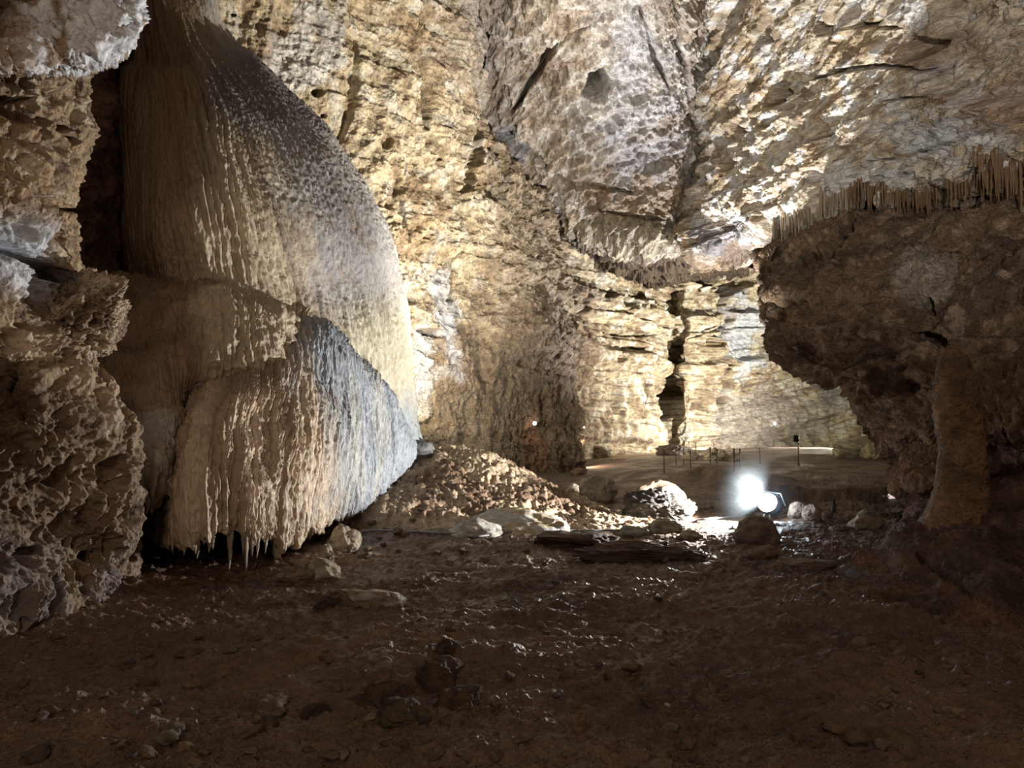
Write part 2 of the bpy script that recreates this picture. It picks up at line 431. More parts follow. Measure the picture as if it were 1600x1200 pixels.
# ---- left near wall: pitted, close to the viewer
LE = [(-90, 205), (0, 185), (90, 140), (160, 122), (230, 124), (300, 108), (370, 106), (430, 92), (500, 98), (560, 120), (610, 160), (660, 186), (730, 196), (810, 203), (870, 198), (925, 190), (975, 186), (1010, 184)]
net = []
for py, e in LE:
    t = (py + 90) / 1100
    de = 6.9 + 0.5 * (1 - t)
    if py > 925: de = 6.9
    net.append([(-700, py, 2.3 + 0.2 * t), (-330, py, 3.6), (-120, py, 4.75 + 0.2 * math.sin(py * 0.02)), (-10, py, 5.65 + 0.12 * math.sin(py * 0.013)),
                (e * 0.5, py, 6.2 + 0.15 * math.sin(py * 0.017)), (e - 18, py, de - 0.25), (e, py, de + 0.1), (e - 8, py, de + 1.2), (e - 30, py, de + 3.2)])
def d_left(c):
    P = prep(c)
    w1, r1 = worley(sc3(P, 2.6, 2.6, 3.4) + 0.35 * noise(P * 3, 11)[:, None], 12)
    w2, r2 = worley(sc3(P, 6.5, 6.5, 8.0) + 0.3 * noise(P * 8, 13)[:, None], 14)
    w3, _ = worley(sc3(P, 15, 15, 18), 15)
    pit = -0.20 * (1 - S(0.05, 0.42, w1)) * (r1 > 0.45) - 0.085 * (1 - S(0.08, 0.5, w2)) * (r2 > 0.3) - 0.022 * (1 - S(0.1, 0.6, w3))
    big = 0.22 * fbm(P * 0.8, 3, 16) + 0.09 * ridged(P * 3.2, 4, 17)
    st = 0.09 * (strata(P[:, 2] * 1.7 + 0.5 * noise(P * 0.7, 18), 19) - 0.5)
    ck = cracks(c['px'], c['py'], P, [([(0, 150), (60, 152)], 7, 0.25), ([(40, 300), (110, 330)], 8, 0.2), ([(0, 370), (60, 420), (110, 470)], 14, 0.3)])
    hl = holes(c['px'], c['py'], P, [(100, 750, 17, 22, 0, 0.4), (95, 200, 9, 7, 0, 0.3), (105, 218, 12, 8, 0, 0.3), (35, 120, 10, 6, 0, 0.2), (15, 600, 14, 18, 0.2, 0.25),
                                     (165, 735, 14, 20, 0, 0.2), (50, 860, 20, 10, 0, 0.25), (140, 870, 14, 12, 0, 0.25), (62, 930, 10, 30, 0, 0.25)])
    return pit + big + st + ck + hl
def c_left(c):
    P = c['P']; n = len(P)
    a = fbm(P * 1.4, 4, 21); b = fbm(P * 4.5, 3, 22)
    col = mixc(full(vec(0.37, 0.265, 0.165), n), vec(0.22, 0.145, 0.09), S(-0.2, 0.4, a))
    col = mixc(col, vec(0.58, 0.48, 0.36), S(0.15, 0.6, b) * 0.8)
    col = mixc(col, vec(0.13, 0.085, 0.055), S(540, 740, c['py'] + 80 * a) * 0.75)  # lower wall: fall-off of the beam painted in as darker colour
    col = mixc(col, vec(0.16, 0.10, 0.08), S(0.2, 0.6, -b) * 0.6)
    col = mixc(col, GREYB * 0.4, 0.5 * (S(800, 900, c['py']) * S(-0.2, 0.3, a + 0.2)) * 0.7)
    col = mixc(col, vec(0.66, 0.70, 0.78), blob(c, 15, 385, 45, 70, 0.6))
    return col
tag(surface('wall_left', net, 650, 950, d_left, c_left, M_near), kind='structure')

# grey-white calcite overhang at the top left
net = []
for py, l, e, d in [(-140, -260, 215, 6.6), (-70, -260, 214, 6.3), (0, -240, 206, 6.15), (45, -200, 208, 6.1), (75, -120, 190, 6.1), (95, -30, 150, 6.2), (108, 20, 130, 6.6), (100, 40, 125, 7.6)]:
    net.append([(l - 60, py, d - 0.6), (l, py, d - 1.0), ((l * 2 + e) / 3, py, d - 0.6), ((l + 2 * e) / 3, py, d - 0.2), (e - 14, py, d), (e, py, d + 0.5), (e - 5, py, d + 2.2)])
def d_over(c):
    P = prep(c)
    w1, r1 = worley(P * 4.5, 23)
    return 0.12 * fbm(P * 1.6, 4, 24) + 0.09 * ridged(P * 5, 4, 25) - 0.10 * (1 - S(0.1, 0.4, w1)) * (r1 > 0.5) + 0.05 * (strata(P[:, 2] * 3 + noise(P * 1.0, 26), 27) - 0.5)
def c_over(c):
    P = c['P']; a = fbm(P * 2.2, 4, 28)
    col = mixc(full(vec(0.78, 0.80, 0.86), len(P)), vec(0.34, 0.25, 0.18), S(0.0, 0.3, a + .5 * fbm(P * 7, 2, 30)))
    return mixc(col, vec(0.40, 0.27, 0.18), (1 - S(-60, 60, c['px'] - 30 + 60 * a)) * 0.9)
o = surface('calcite_overhang', net, 260, 180, d_over, c_over, M_near)
tag(o, 'pale blue-grey calcite overhang jutting above the pitted rock wall', 'rock overhang')

# ---- dark recess behind the left wall and under the flowstone
net = []
for py in (-120, 0, 100, 200, 320, 440, 560, 700, 830, 900, 1000):
    o_ = 11.8 - 1.2 * S(500, 900, py)
    net.append([(-60, py, 9.3), (60, py, 10.2), (120, py, o_), (170, py, o_ + .5), (230, py, o_ + .7), (330, py, o_ + 1.2), (450, py, o_ + 1.8), (520, py, o_ + 2.8), (560, py, o_ + 4.2)]) if py > 500 else \
    net.append([(-60, py, 9.3), (60, py, 9.6), (110, py, 9.9), (160, py, 11.0), (230, py, 13.8), (280, py, 15.5), (300, py, 17), (310, py, 18), (330, py, 19)])
def d_rec(c):
    P = prep(c)
    return 0.35 * fbm(P * 0.9, 4, 33) + 0.12 * ridged(sc3(P, 1.5, 1.5, 3.5), 3, 34) + 0.25 * (strata(P[:, 2] * 1.3 + noise(P * 0.6, 35), 36) - 0.5)
def c_rec(c):
    a = fbm(c['P'] * 1.5, 3, 37)
    return mixc(full(vec(0.26, 0.155, 0.10), len(a)), vec(0.13, 0.08, 0.055), S(-0.3, 0.4, a))
tag(surface('wall_recess', net, 260, 420, d_rec, c_rec, M_mid), kind='structure')

# ---- tall sunny wall behind the flowstone
net = []
DE = [(-220, 900), (-120, 830), (-40, 790), (60, 775), (140, 765), (200, 770), (260, 806), (330, 846), (400, 862), (480, 878), (560, 890), (640, 902), (700, 908), (745, 910)]
for py, e in DE:
    lean = 1.6 * S(350, -200, py)
    net.append([(120, py, 17.5 - lean), (250, py, 17.8 - lean), (380, py, 18.3 - lean), (480, py, 18.9 - lean), (570, py, 19.6 - lean * .8), (640, py, 20.4 - lean * .7), (700, py, 21.6 - lean * .5),
                (700 + (e - 700) * .45, py, 23.6 - lean * .3), (700 + (e - 700) * .8, py, 25.6), (e - 4, py, 27.4), (e, py, 29.5), (e - 12, py, 33.5)])
def d_tall(c):
    P = prep(c)
    up = 1 - S(200, 380, c['py'])
    flute = ridged(np.stack([P[:, 0] * 0.6 - P[:, 2] * 0.16 * up, P[:, 1] * 0.6, P[:, 2] * 0.14], 1), 3, 41)
    lay = strata(P[:, 2] * 1.5 + 0.9 * noise(P * 0.25, 42) + 0.3 * noise(P * 1.1, 43), 44, 0.3) - 0.5
    lay2 = strata(P[:, 2] * 4.2 + 1.2 * noise(P * 0.5, 45), 46, 0.35) - 0.5
    w1, r1 = worley(sc3(P, 1.1, 1.1, 1.5) + 0.4 * noise(P * 1.5, 47)[:, None], 48)
    low = S(430, 640, c['py'])
    dd = 0.38 * fbm(P * 0.3, 3, 49) + 0.30 * flute + 0.26 * lay * (1 - 0.7 * low) + 0.13 * lay2 * (1 - 0.6 * low) - 0.35 * (1 - S(0.05, 0.4, w1)) * (r1 > 0.72) * (1 - .6 * up)
    dd += (0.17 - .05 * up - .05 * low) * ridged(sc3(P, 2.0, 2.0, 1.4), 4, 50) + (0.14 - .06 * up - .04 * low) * ridged(sc3(P, 4.5, 4.5, 3.0), 3, 51)
    dd += cracks(c['px'], c['py'], P, [([(655, 0), (662, 60), (672, 120), (668, 200)], 11, 0.6), ([(735, 200), (722, 320), (716, 420), (708, 520)], 6, 0.9), ([(745, 170), (738, 250), (728, 300)], 9, 0.5),
                                       ([(842, 330), (840, 420), (838, 490)], 4, 0.5), ([(618, 250), (628, 330), (630, 380)], 6, 0.4), ([(560, 60), (545, 150), (530, 220)], 12, 0.45), ([(640, 540), (670, 560), (668, 600)], 5, 0.3),
                                       ([(760, 230), (775, 250), (790, 300)], 4, 0.4)])
    dd += holes(c['px'], c['py'], P, [(488, 147, 11, 8, 0, 0.8), (503, 182, 6, 5, 0, 0.6), (326, 12, 16, 8, 0, 0.8), (657, 253, 7, 6, 0, 0.6), (636, 470, 18, 8, 0, 0.5), (665, 520, 16, 7, 0.2, 0.5), (720, 690, 14, 20, 0, .3),
                                      (600, 220, 10, 16, 0.3, 0.25), (365, 20, 6, 4, 0, 0.4), (660, 372, 5, 4, 0, 0.3), (690, 247, 5, 4, 0, 0.4)])
    return dd
def c_tall(c):
    P = c['P']; n = len(P)
    a = fbm(sc3(P, 0.35, 0.35, 0.25), 4, 52); b = fbm(P * 1.6, 4, 53)
    col = mixc(full(YEL, n), vec(0.54, 0.42, 0.27), S(-0.3, 0.3, a))
    col = mixc(col, vec(0.74, 0.68, 0.58), S(0.1, 0.6, b) * 0.8)
    col = mixc(col, vec(0.30, 0.20, 0.12), S(0.15, 0.5, -b) * 0.65)
    col = mixc(col, vec(0.26, 0.18, 0.11), 0.6 * bedline(P[:, 2] * 4.2 + 1.2 * noise(P * 0.5, 45), P, 54, .22))
    # brown clay film over the foot of the wall
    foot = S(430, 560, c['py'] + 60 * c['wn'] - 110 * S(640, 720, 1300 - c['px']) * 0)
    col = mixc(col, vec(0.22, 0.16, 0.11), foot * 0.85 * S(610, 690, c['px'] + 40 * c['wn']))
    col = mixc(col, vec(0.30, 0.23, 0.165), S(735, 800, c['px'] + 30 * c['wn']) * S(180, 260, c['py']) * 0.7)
    col = mixc(col, vec(0.46, 0.40, 0.36), S(640, 740, c['px'] - 0.25 * c['py'] + 30 * c['wn']) * (1 - S(120, 260, c['py'])) * 0.8)
    col = mixc(col, vec(.30, .15, .08), blob(c, 838, 700, 20, 60, 0.4) * 0.6)
    col = mixc(col, vec(0.58, 0.60, 0.66), blob(c, 690, 480, 26, 90, 0.8) * 0.7)
    col = mixc(col, vec(0.80, 0.80, 0.80), blob(c, 470, 70, 60, 60, 0.9) * 0.6)
    col = mixc(col, vec(0.62, 0.62, 0.64), blob(c, 655, 560, 22, 70, 0.6) * 0.8)
    return col
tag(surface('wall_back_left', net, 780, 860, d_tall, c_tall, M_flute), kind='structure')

# ---- far back wall with curved layers, a deep notch and a long crack
net = []
for py in (150, 240, 320, 390, 450, 510, 570, 630, 680, 712, 735):
    b = 0.6 * math.sin((py - 150) / 90)
    net.append([(760, py, 31 - b * 0), (820, py, 30.5), (880, py, 31 + b * .4), (930, py, 33 + b * .6), (985, py, 35.5 + b), (1025, py, 37.4 + b), (1042, py, 39.8), (1056, py, 40.5), (1072, py, 39.6), (1110, py, 40.6),
                (1150, py, 42), (1230, py, 43.5), (1330, py, 44), (1430, py, 43), (1560, py, 40)])
def d_back(c):
    P = prep(c)
    curve = P[:, 2] - 0.012 * (P[:, 0] - 8) ** 2 + 0.4 * noise(P * 0.15, 91)
    lay = strata(curve * 1.15 + 0.25 * noise(P * 0.5, 92), 93, 0.35) - 0.5
    lay2 = strata(curve * 3.4 + 0.5 * noise(P * 0.5, 94), 95, 0.4) - 0.5
    up = 1 - S(560, 650, c['py'])
    dd = 0.5 * fbm(P * 0.22, 3, 96) + (0.9 * lay + 0.5 * lay2) * (0.35 + 0.65 * up) + 0.20 * ridged(sc3(P, 1.5, 1.5, 1.0), 4, 97)
    dd += 0.28 * ridged(sc3(P, 0.8, 0.8, 0.12), 3, 98) * (1 - 0.6 * up)
    dd += cracks(c['px'], c['py'], P, [([(1072, 500), (1052, 580), (1046, 640), (1030, 712)], 9, 2.6), ([(1140, 400), (1134, 470), (1131, 545)], 8, 2.2), ([(1133, 550), (1128, 620), (1122, 660), (1122, 712)], 5, 1.8),
                                       ([(1075, 530), (1100, 515), (1120, 508)], 3.5, 0.7), ([(1185, 600), (1200, 538), (1240, 548), (1285, 575)], 3, 0.5), ([(910, 440), (912, 530)], 4, 0.6), ([(875, 380), (885, 450), (888, 520)], 7, 0.8),
                                       ([(1018, 560), (1020, 600), (1010, 630)], 7, 0.6), ([(960, 540), (1020, 545)], 5, 0.3), ([(935, 515), (980, 525), (1040, 522)], 3, 0.4)])
    dd += holes(c['px'], c['py'], P, [(943, 462, 10, 7, 0, 0.7), (975, 475, 13, 10, 0, 0.8), (1011, 479, 5, 5, 0, 0.6), (997, 478, 4, 4, 0, 0.5), (965, 560, 10, 6, 0, 0.5), (1093, 425, 24, 26, 0, 4.0), (1150, 445, 40, 12, -.3, 1.5)])
    return dd
def c_back(c):
    P = c['P']; n = len(P)
    a = fbm(P * 0.35, 4, 99); b = fbm(sc3(P, 1.2, 1.2, 2.0), 4, 100)
    col = mixc(full(vec(0.66, 0.56, 0.40), n), vec(0.48, 0.38, 0.25), S(-0.2, 0.4, a))
    col = mixc(col, vec(0.80, 0.76, 0.68), S(0.05, 0.5, b) * 0.8)
    col = mixc(col, vec(0.24, 0.17, 0.12), S(0.2, 0.5, -b) * 0.7)
    curve = P[:, 2] - 0.012 * (P[:, 0] - 8) ** 2 + 0.4 * noise(P * 0.15, 91)
    col = mixc(col, vec(0.17, 0.12, 0.09), 0.9 * bedline(curve * 1.15 + 0.25 * noise(P * 0.5, 92), P, 101, .16) + 0.7 * bedline(curve * 3.4 + 0.5 * noise(P * 0.5, 94), P, 102, .24))
    br = 1 - S(900, 985, c['px'] + 0.14 * (600 - c['py']) * 1.6 + 30 * c['wn'])
    col = mixc(col, vec(0.27, 0.19, 0.13), br * 0.75)
    col = mixc(col, vec(0.66, 0.68, 0.74), blob(c, 1165, 520, 34, 70, 0.6) * 0.9)
    col = mixc(col, vec(0.42, 0.36, 0.34), blob(c, 1190, 660, 90, 55, 0.5) * 0.7)
    return mixc(col, vec(0.40, 0.42, 0.46), blob(c, 1300, 620, 30, 30, 0.6) * 0.6)
tag(surface('wall_back', net, 700, 560, d_back, c_back, M_far), kind='structure')

# ---- central ceiling bulge
net = []
FB = [(-260, 15.0), (-120, 19.0), (0, 22.2), (100, 24.6), (190, 26.4)]
for py, d in FB:
    net.append([(600, py, d + 4.5), (680, py, d + 2.4), (750, py, d + 0.9), (830, py, d), (920, py, d - .3), (1010, py, d + .2), (1080, py, d + 1.2), (1125, py, d + 2.6), (1170, py, d + 4.5)])
net.append([(640, 240, 31), (710, 235, 29.6), (765, 222, 28.2), (840, 262, 27.6), (920, 285, 27.6), (1010, 290, 28), (1080, 290, 29), (1125, 290, 30.2), (1170, 290, 32)])
net.append([(650, 250, 33), (720, 240, 30.4), (782, 235, 28.8), (845, 300, 28.4), (925, 340, 28.4), (1010, 345, 28.6), (1080, 350, 29.4), (1125, 350, 30.8), (1170, 350, 33)])
net.append([(660, 250, 35), (730, 245, 32), (800, 260, 30.2), (860, 328, 29.2), (930, 365, 29), (1010, 386, 29), (1080, 392, 29.8), (1125, 396, 31.2), (1170, 400, 33.5)])
net.append([(660, 262, 37), (740, 268, 33.5), (812, 290, 32.0), (870, 350, 31.0), (935, 385, 31), (1012, 402, 31.2), (1080, 404, 32.0), (1125, 402, 33.0), (1170, 408, 36)])
net.append([(660, 290, 41), (745, 300, 37), (820, 330, 35.4), (880, 392, 35.0), (940, 418, 36.4), (1015, 438, 38.6), (1080, 440, 41), (1125, 432, 42), (1170, 430, 44)])
net.append([(660, 300, 45), (745, 315, 41), (820, 345, 40), (880, 405, 40.0), (940, 432, 42), (1015, 452, 44), (1080, 452, 46), (1125, 445, 47), (1170, 440, 48)])
def d_ceil(c):
    P = prep(c)
    D = np.stack([P[:, 0] * .7 + P[:, 2] * .7, P[:, 1], P[:, 2] * .7 - P[:, 0] * .7], 1)
    dd = 0.6 * fbm(P * 0.25, 3, 111) + 0.30 * ridged(sc3(D, 0.45, 0.6, 1.1), 3, 112) + 0.20 * ridged(sc3(D, 1.3, 2, 2.8), 4, 113) + 0.10 * ridged(P * 3.4, 3, 114)
    w1, r1 = worley(P * 1.2, 115)
    dd -= 0.22 * (1 - S(0.05, 0.35, w1)) * (r1 > 0.55)
    dd += S(230, 330, c['py']) * (0.25 * (strata(P[:, 2] * 2.2 + noise(P * .6, 116), 117) - .5) + 0.18 * ridged(P * 1.3, 3, 118))
    dd += cracks(c['px'], c['py'], P, [([(795, 180), (835, 120), (868, 62), (925, 32)], 9, 1.2), ([(1003, 20), (1015, 80), (1035, 128)], 6, 0.5), ([(1056, -10), (1056, 70), (1068, 130), (1078, 220)], 8, 0.6),
                                       ([(985, 300), (900, 290), (870, 280)], 8, 0.5), ([(940, 330), (1040, 345)], 5, 0.4), ([(745, 0), (750, 60), (740, 130)], 10, 0.6), ([(770, 205), (800, 215), (850, 262)], 10, 0.7)])
    dd += holes(c['px'], c['py'], P, [(930, 123, 16, 28, 0.3, 3.0), (942, 64, 6, 4, 0, 0.5), (1090, 113, 7, 7, 0, 0.8), (742, 105, 8, 14, 0, 0.5), (1030, 330, 10, 6, 0, 0.4)])
    return dd
def c_ceil(c):
    P = c['P']; n = len(P)
    a = fbm(P * 0.4, 4, 121); b = fbm(P * 1.5, 4, 122)
    col = mixc(full(vec(0.47, 0.39, 0.31), n), vec(0.52, 0.48, 0.44), S(-0.2, 0.3, a))
    col = mixc(col, vec(0.74, 0.70, 0.63), S(0.1, 0.6, b) * 0.7)
    col = mixc(col, vec(0.28, 0.20, 0.15), S(0.1, 0.5, -b) * 0.6)
    col = mixc(col, vec(0.58, 0.59, 0.62), blob(c, 985, 120, 50, 110, 0.7) * 0.6)
    col = mixc(col, vec(0.58, 0.59, 0.62), blob(c, 1000, 250, 60, 50, 0.9) * 0.5)
    col = mixc(col, vec(.55, .39, .23), blob(c, 1000, 318, 130, 32, 0.9) * 0.6)
    col = mixc(col, vec(0.66, 0.60, 0.46), blob(c, 980, 365, 120, 30, 0.5) * 0.7)
    col = mixc(col, vec(0.24, 0.18, 0.15), (1 - S(30, 110, (c['px'] - 740) + 60 * c['wn'])) * (1 - S(200, 260, c['py'])) * 0.5)
    col = mixc(col, vec(0.10, 0.07, 0.05), 1 - S(.7, 1.0, np.hypot((c['px'] - 931) / 16, (c['py'] - 123) / 28)))  # shade inside the pit, put into the colour as dark brown
    col = mixc(col, vec(0.11, 0.08, 0.058), S(0.70, 0.78, c['v'] + 0.02 * c['wn']))  # underside darkened in colour to give it the shade of a hollow
    return mixc(col, vec(0.30, 0.31, 0.34), blob(c, 790, 225, 40, 40, 0.5) * 0.7)
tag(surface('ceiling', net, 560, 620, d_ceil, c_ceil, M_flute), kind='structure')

# ---- bright right upper wall hanging over
net = []
GR = [(-260, 0, -5.0), (-140, 0, -3.2), (-20, 0, -1.6), (80, 0, -0.6), (170, 0, 0.0), (250, 0, 0.2)]
cols = [(1086, 29.5), (1112, 26.8), (1170, 24.0), (1250, 21.2), (1340, 18.4), (1430, 16.0), (1530, 14.0), (1640, 12.6), (1800, 11.2), (2100, 9.6)]
LIPY = [388, 384, 362, 322, 292, 296, 290, 272, 262, 250]
for py, _, o_ in GR:
    row = [(cols[0][0] + 6, py, cols[0][1] + 3 + o_ * .5)]
    for (px, d), lp in zip(cols, LIPY):
        yy = py if py <= 170 else py + (lp - 300) * 0.7
        row.append((px, yy, d + o_ * 0.8 * d / 18))
    net.append(row)
for f, dd_, dn in ((0.55, 0.3, 0), (1.0, 0.75, 0), (1.0, 1.7, 12), (1.0, 3.4, 38), (1.0, 5.5, 60)):
    row = [(1092, 250 + (392 - 250) * min(f, 1) + dn * .4, 33 + dd_)]
    for (px, d), lp in zip(cols, LIPY):
        y0 = 250 + (lp - 300) * 0.7
        row.append((px, y0 + (lp - y0) * f + dn * (.35 if px < 1180 else 1), d + dd_))
    net.append(row)
def d_right(c):
    P = prep(c)
    t = P[:, 2] + 0.12 * P[:, 0]
    lay = strata(t * 1.35 + 0.8 * noise(P * 0.35, 131) + 0.25 * noise(P * 1.3, 132), 133, 0.22) - 0.5
    lay2 = strata(t * 4.5 + 1.0 * noise(P * 0.7, 134), 135, 0.35) - 0.5
    rt = S(1380, 1480, c['px'])
    dd = 0.30 * fbm(P * 0.35, 3, 136) + 0.62 * lay * (1 - .5 * rt) + 0.34 * lay2 + 0.10 * ridged(sc3(P, 1.0, 1.0, 2.2), 4, 137) + 0.09 * ridged(sc3(P, 3.5, 3.5, 5.5), 3, 138)
    # diagonal fins on the left part
    fin = ridged(np.stack([(P[:, 0] * 0.9 + P[:, 2] * 0.55) * 1.0, P[:, 1] * 0.2, P[:, 2] * 0.25], 1), 3, 139)
    dd += 0.42 * fin * (1 - S(1330, 1400, c['px'])) * S(60, 180, c['py'])
    w1, r1 = worley(sc3(P, 1.1, 1.1, 1.4), 140)
    dd -= 0.24 * (1 - S(0.05, 0.38, w1)) * (r1 > 0.72) * (1 - rt * .7)
    lip = S(0.50, 0.62, c['v'])
    dd += lip * 0.22 * ridged(sc3(P, 1.6, 1.6, 0.5), 3, 141)
    dd += cracks(c['px'], c['py'], P, [([(1260, 125), (1310, 112), (1350, 105), (1420, 100)], 6, 0.5), ([(1280, 20), (1290, 50), (1305, 70)], 10, 0.7), ([(1330, 42), (1345, 40), (1400, 45)], 6, 0.5), ([(1200, 165), (1230, 158), (1245, 130)], 7, 0.6),
                                       ([(1390, 100), (1440, 106), (1470, 112)], 5, 0.4), ([(1400, 155), (1480, 148)], 4, 0.3), ([(1380, 250), (1440, 240), (1500, 222)], 4, 0.25)])
    dd += holes(c['px'], c['py'], P, [(1288, 48, 14, 9, 0.7, 0.9), (1222, 140, 14, 14, 0, 0.9), (1150, 200, 9, 14, 0, 0.9), (1110, 270, 8, 16, 0, 0.9), (1205, 60, 8, 6, 0, 0.6), (1145, 255, 9, 10, 0, 0.6), (1168, 240, 9, 7, 0, 0.6), (1430, 75, 26, 22, 0, 0.7)])
    # broken block face around the middle: everything right of it steps back
    dd -= 0.55 * S(1455, 1470, c['px'] + 8 * c['wn'] - 0.15 * (c['py'] - 100)) * (1 - S(150, 165, c['py'] + 8 * c['wn']))
    return dd
def c_right(c):
    P = c['P']; n = len(P)
    a = fbm(P * 0.5, 4, 142); b = fbm(sc3(P, 1.6, 1.6, 2.2), 4, 143)
    col = mixc(full(vec(0.68, 0.60, 0.48), n), vec(0.58, 0.46, 0.31), S(0.0, 0.5, a))
    col = mixc(col, vec(0.78, 0.78, 0.80), S(0.0, 0.45, b) * 0.85)
    col = mixc(col, vec(0.30, 0.21, 0.14), S(0.15, 0.5, -b) * 0.65)
    tt = P[:, 2] + 0.12 * P[:, 0]
    col = mixc(col, vec(0.20, 0.13, 0.085), 0.85 * bedline(tt * 1.35 + 0.8 * noise(P * 0.35, 131) + 0.25 * noise(P * 1.3, 132), P, 145, .12) + 0.55 * bedline(tt * 4.5 + 1.0 * noise(P * 0.7, 134), P, 146, .2))
    col = mixc(col, vec(0.46, 0.38, 0.31), S(1390, 1480, c['px'] + 40 * c['wn']) * 0.35)
    col = mixc(col, vec(0.60, 0.63, 0.66), blob(c, 1480, 210, 90, 30, 0.8) * 0.75)
    col = mixc(col, vec(0.34, 0.20, 0.12), blob(c, 1570, 170, 60, 40, 0.7) * 0.6)
    col = mixc(col, vec(0.30, 0.19, 0.12), blob(c, 1430, 85, 60, 30, 0.7) * 0.7)
    col = mixc(col, vec(0.66, 0.68, 0.72), blob(c, 1370, 280, 70, 25, 0.8) * 0.7)
    col = mixc(col, vec(0.22, 0.215, 0.22), blob(c, 1170, 368, 62, 36, 0.5) * 0.9)
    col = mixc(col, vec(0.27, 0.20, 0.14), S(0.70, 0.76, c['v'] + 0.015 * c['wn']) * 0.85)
    return col
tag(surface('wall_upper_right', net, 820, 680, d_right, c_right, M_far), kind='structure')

# ---- dark rock mass on the right
net = []
HE = [(448, 1188, 13.9), (475, 1187, 13.8), (505, 1189, 13.8), (537, 1196, 13.8), (572, 1238, 13.4), (602, 1298, 12.9), (640, 1332, 12.6), (676, 1352, 12.5), (702, 1376, 12.6), (722, 1404, 12.3), (752, 1412, 12.0), (770, 1440, 12.0), (790, 1470, 11.8), (840, 1480, 11.5)]
KX = [(50, 4.5), (12, 2.2), (0, .5), (22, -.3), (90, -.9), (190, -1.7), (300, -2.6), (420, -3.5), (560, -4.8), (900, -7.2)]
_lx = [c_[0] for c_ in cols]; _ld = [c_[1] for c_ in cols]
for oy, od, bl in ((20, 5.0, 0.0), (42, 2.6, 0.0), (58, 1.0, 0.2), (84, 0.0, 0.6)):
    row = []
    for i, (kx, kd) in enumerate(KX):
        px = 1192 + kx if i > 2 else 1192 + kx * .6
        ly = np.interp(px, _lx, LIPY); ld = np.interp(px, _lx, _ld); dm = 13.9 + kd
        row.append((px, min(ly + oy, 396 + oy * .35), (ld + od) * (1 - bl) + (dm + 1.0) * bl + (kd if i < 3 else 0) * (1 - bl)))
    net.append(row)
for py, e, d in HE:
    k = (1760 - e) / 560
    net.append([(e + kx * (k if i > 2 else 1), py - (6, 3, 0, 0, 0, 0, 0, 0, 0, 0)[i], d + kd) for i, (kx, kd) in enumerate(KX)])
def d_mass(c):
    P = prep(c)
    w1, r1 = worley(sc3(P, 2.2, 2.2, 2.2) + 0.3 * noise(P * 3, 150)[:, None], 151)
    dd = 0.40 * fbm(P * 0.5, 3, 152) + 0.16 * ridged(P * 1.6, 4, 153) + 0.05 * ridged(P * 6, 3, 154) - 0.14 * (1 - S(0.05, 0.4, w1)) * (r1 > 0.55)
    dd += 0.16 * (strata(P[:, 2] * 1.4 + 0.9 * noise(P * 0.6, 155), 156, 0.3) - 0.5)
    dd += cracks(c['px'], c['py'], P, [([(1420, 525), (1470, 532), (1482, 545)], 13, 0.6), ([(1320, 580), (1370, 555), (1420, 540)], 5, 0.3), ([(1435, 460), (1460, 490)], 12, 0.35), ([(1200, 420), (1290, 400), (1340, 360)], 8, 0.5), ([(1310, 620), (1330, 640), (1365, 690)], 12, 0.4)])
    dd += holes(c['px'], c['py'], P, [(1562, 428, 10, 6, 0, 0.5), (1466, 508, 6, 5, 0.6, 0.3), (1325, 605, 22, 18, 0.5, 0.5), (1415, 600, 20, 14, 0, 0.35), (1590, 675, 8, 8, 0, .4), (1272, 395, 12, 9, 0, 0.5)])
    return dd
def c_mass(c):
    P = c['P']; n = len(P)
    a = fbm(P * 0.7, 4, 157); b = fbm(P * 3.0, 4, 158)
    col = mixc(full(vec(0.185, 0.118, 0.072), n), vec(0.10, 0.064, 0.042), S(-0.2, 0.4, a))
    col = mixc(col, vec(0.38, 0.28, 0.20), S(0.15, 0.6, b) * 0.6)
    col = mixc(col, vec(0.22, 0.12, 0.075), S(600, 760, c['py'] + 60 * a) * 0.6)
    return mixc(col, vec(0.38, 0.34, 0.30), blob(c, 1450, 440, 40, 40, 0.6) * 0.5)
tag(surface('wall_right', net, 620, 640, d_mass, c_mass, M_mid), kind='structure')

# ---- reddish rock base under the stalagmite
net = []
BR = [(735, 1560, 9.6, 9.2), (750, 1520, 9.4, 8.9), (775, 1478, 9.2, 8.7), (800, 1440, 9.1, 8.4), (830, 1405, 8.9, 8.0), (860, 1385, 8.5, 7.5), (895, 1352, 8.0, 7.0), (925, 1345, 7.6, 6.6), (965, 1360, 7.2, 6.2), (1000, 1380, 7.0, 6.0)]
for py, e, de, dm in BR:
    net.append([(e + 30, py - 10, de + 2.6), (e + 4, py - 4, de + 1.0), (e, py, de), (e + 45, py, dm + .4), (e + 110, py, dm), (e + 190, py, dm - .2), (e + 300, py, dm - .5), (e + 480, py, dm - 1.2)])
net.insert(0, [(p[0] + 8, p[1] - 10, p[2] + 1.8) for p in net[0]])
def d_base(c):
    P = prep(c)
    return 0.22 * fbm(P * 0.9, 3, 161) + 0.09 * ridged(P * 2.2, 3, 162) + 0.03 * ridged(P * 7, 3, 163) + cracks(c['px'], c['py'], P, [([(1500, 800), (1545, 745), (1600, 735)], 7, 0.2), ([(1430, 860), (1500, 900), (1520, 940)], 8, 0.15)])
def c_base(c):
    P = c['P']; a = fbm(P * 1.2, 4, 164)
    col = mixc(full(vec(0.19, 0.10, 0.07), len(P)), vec(0.10, 0.06, 0.05), S(-0.2, 0.4, a))
    return mixc(col, vec(0.27, 0.25, 0.25), blob(c, 1385, 850, 26, 50, 0.4) * 0.5)
o = surface('rock_outcrop', net, 300, 240, d_base, c_base, M_mid)
tag(o, 'reddish brown rounded rock outcrop carrying the tall stalagmite', 'rock outcrop')

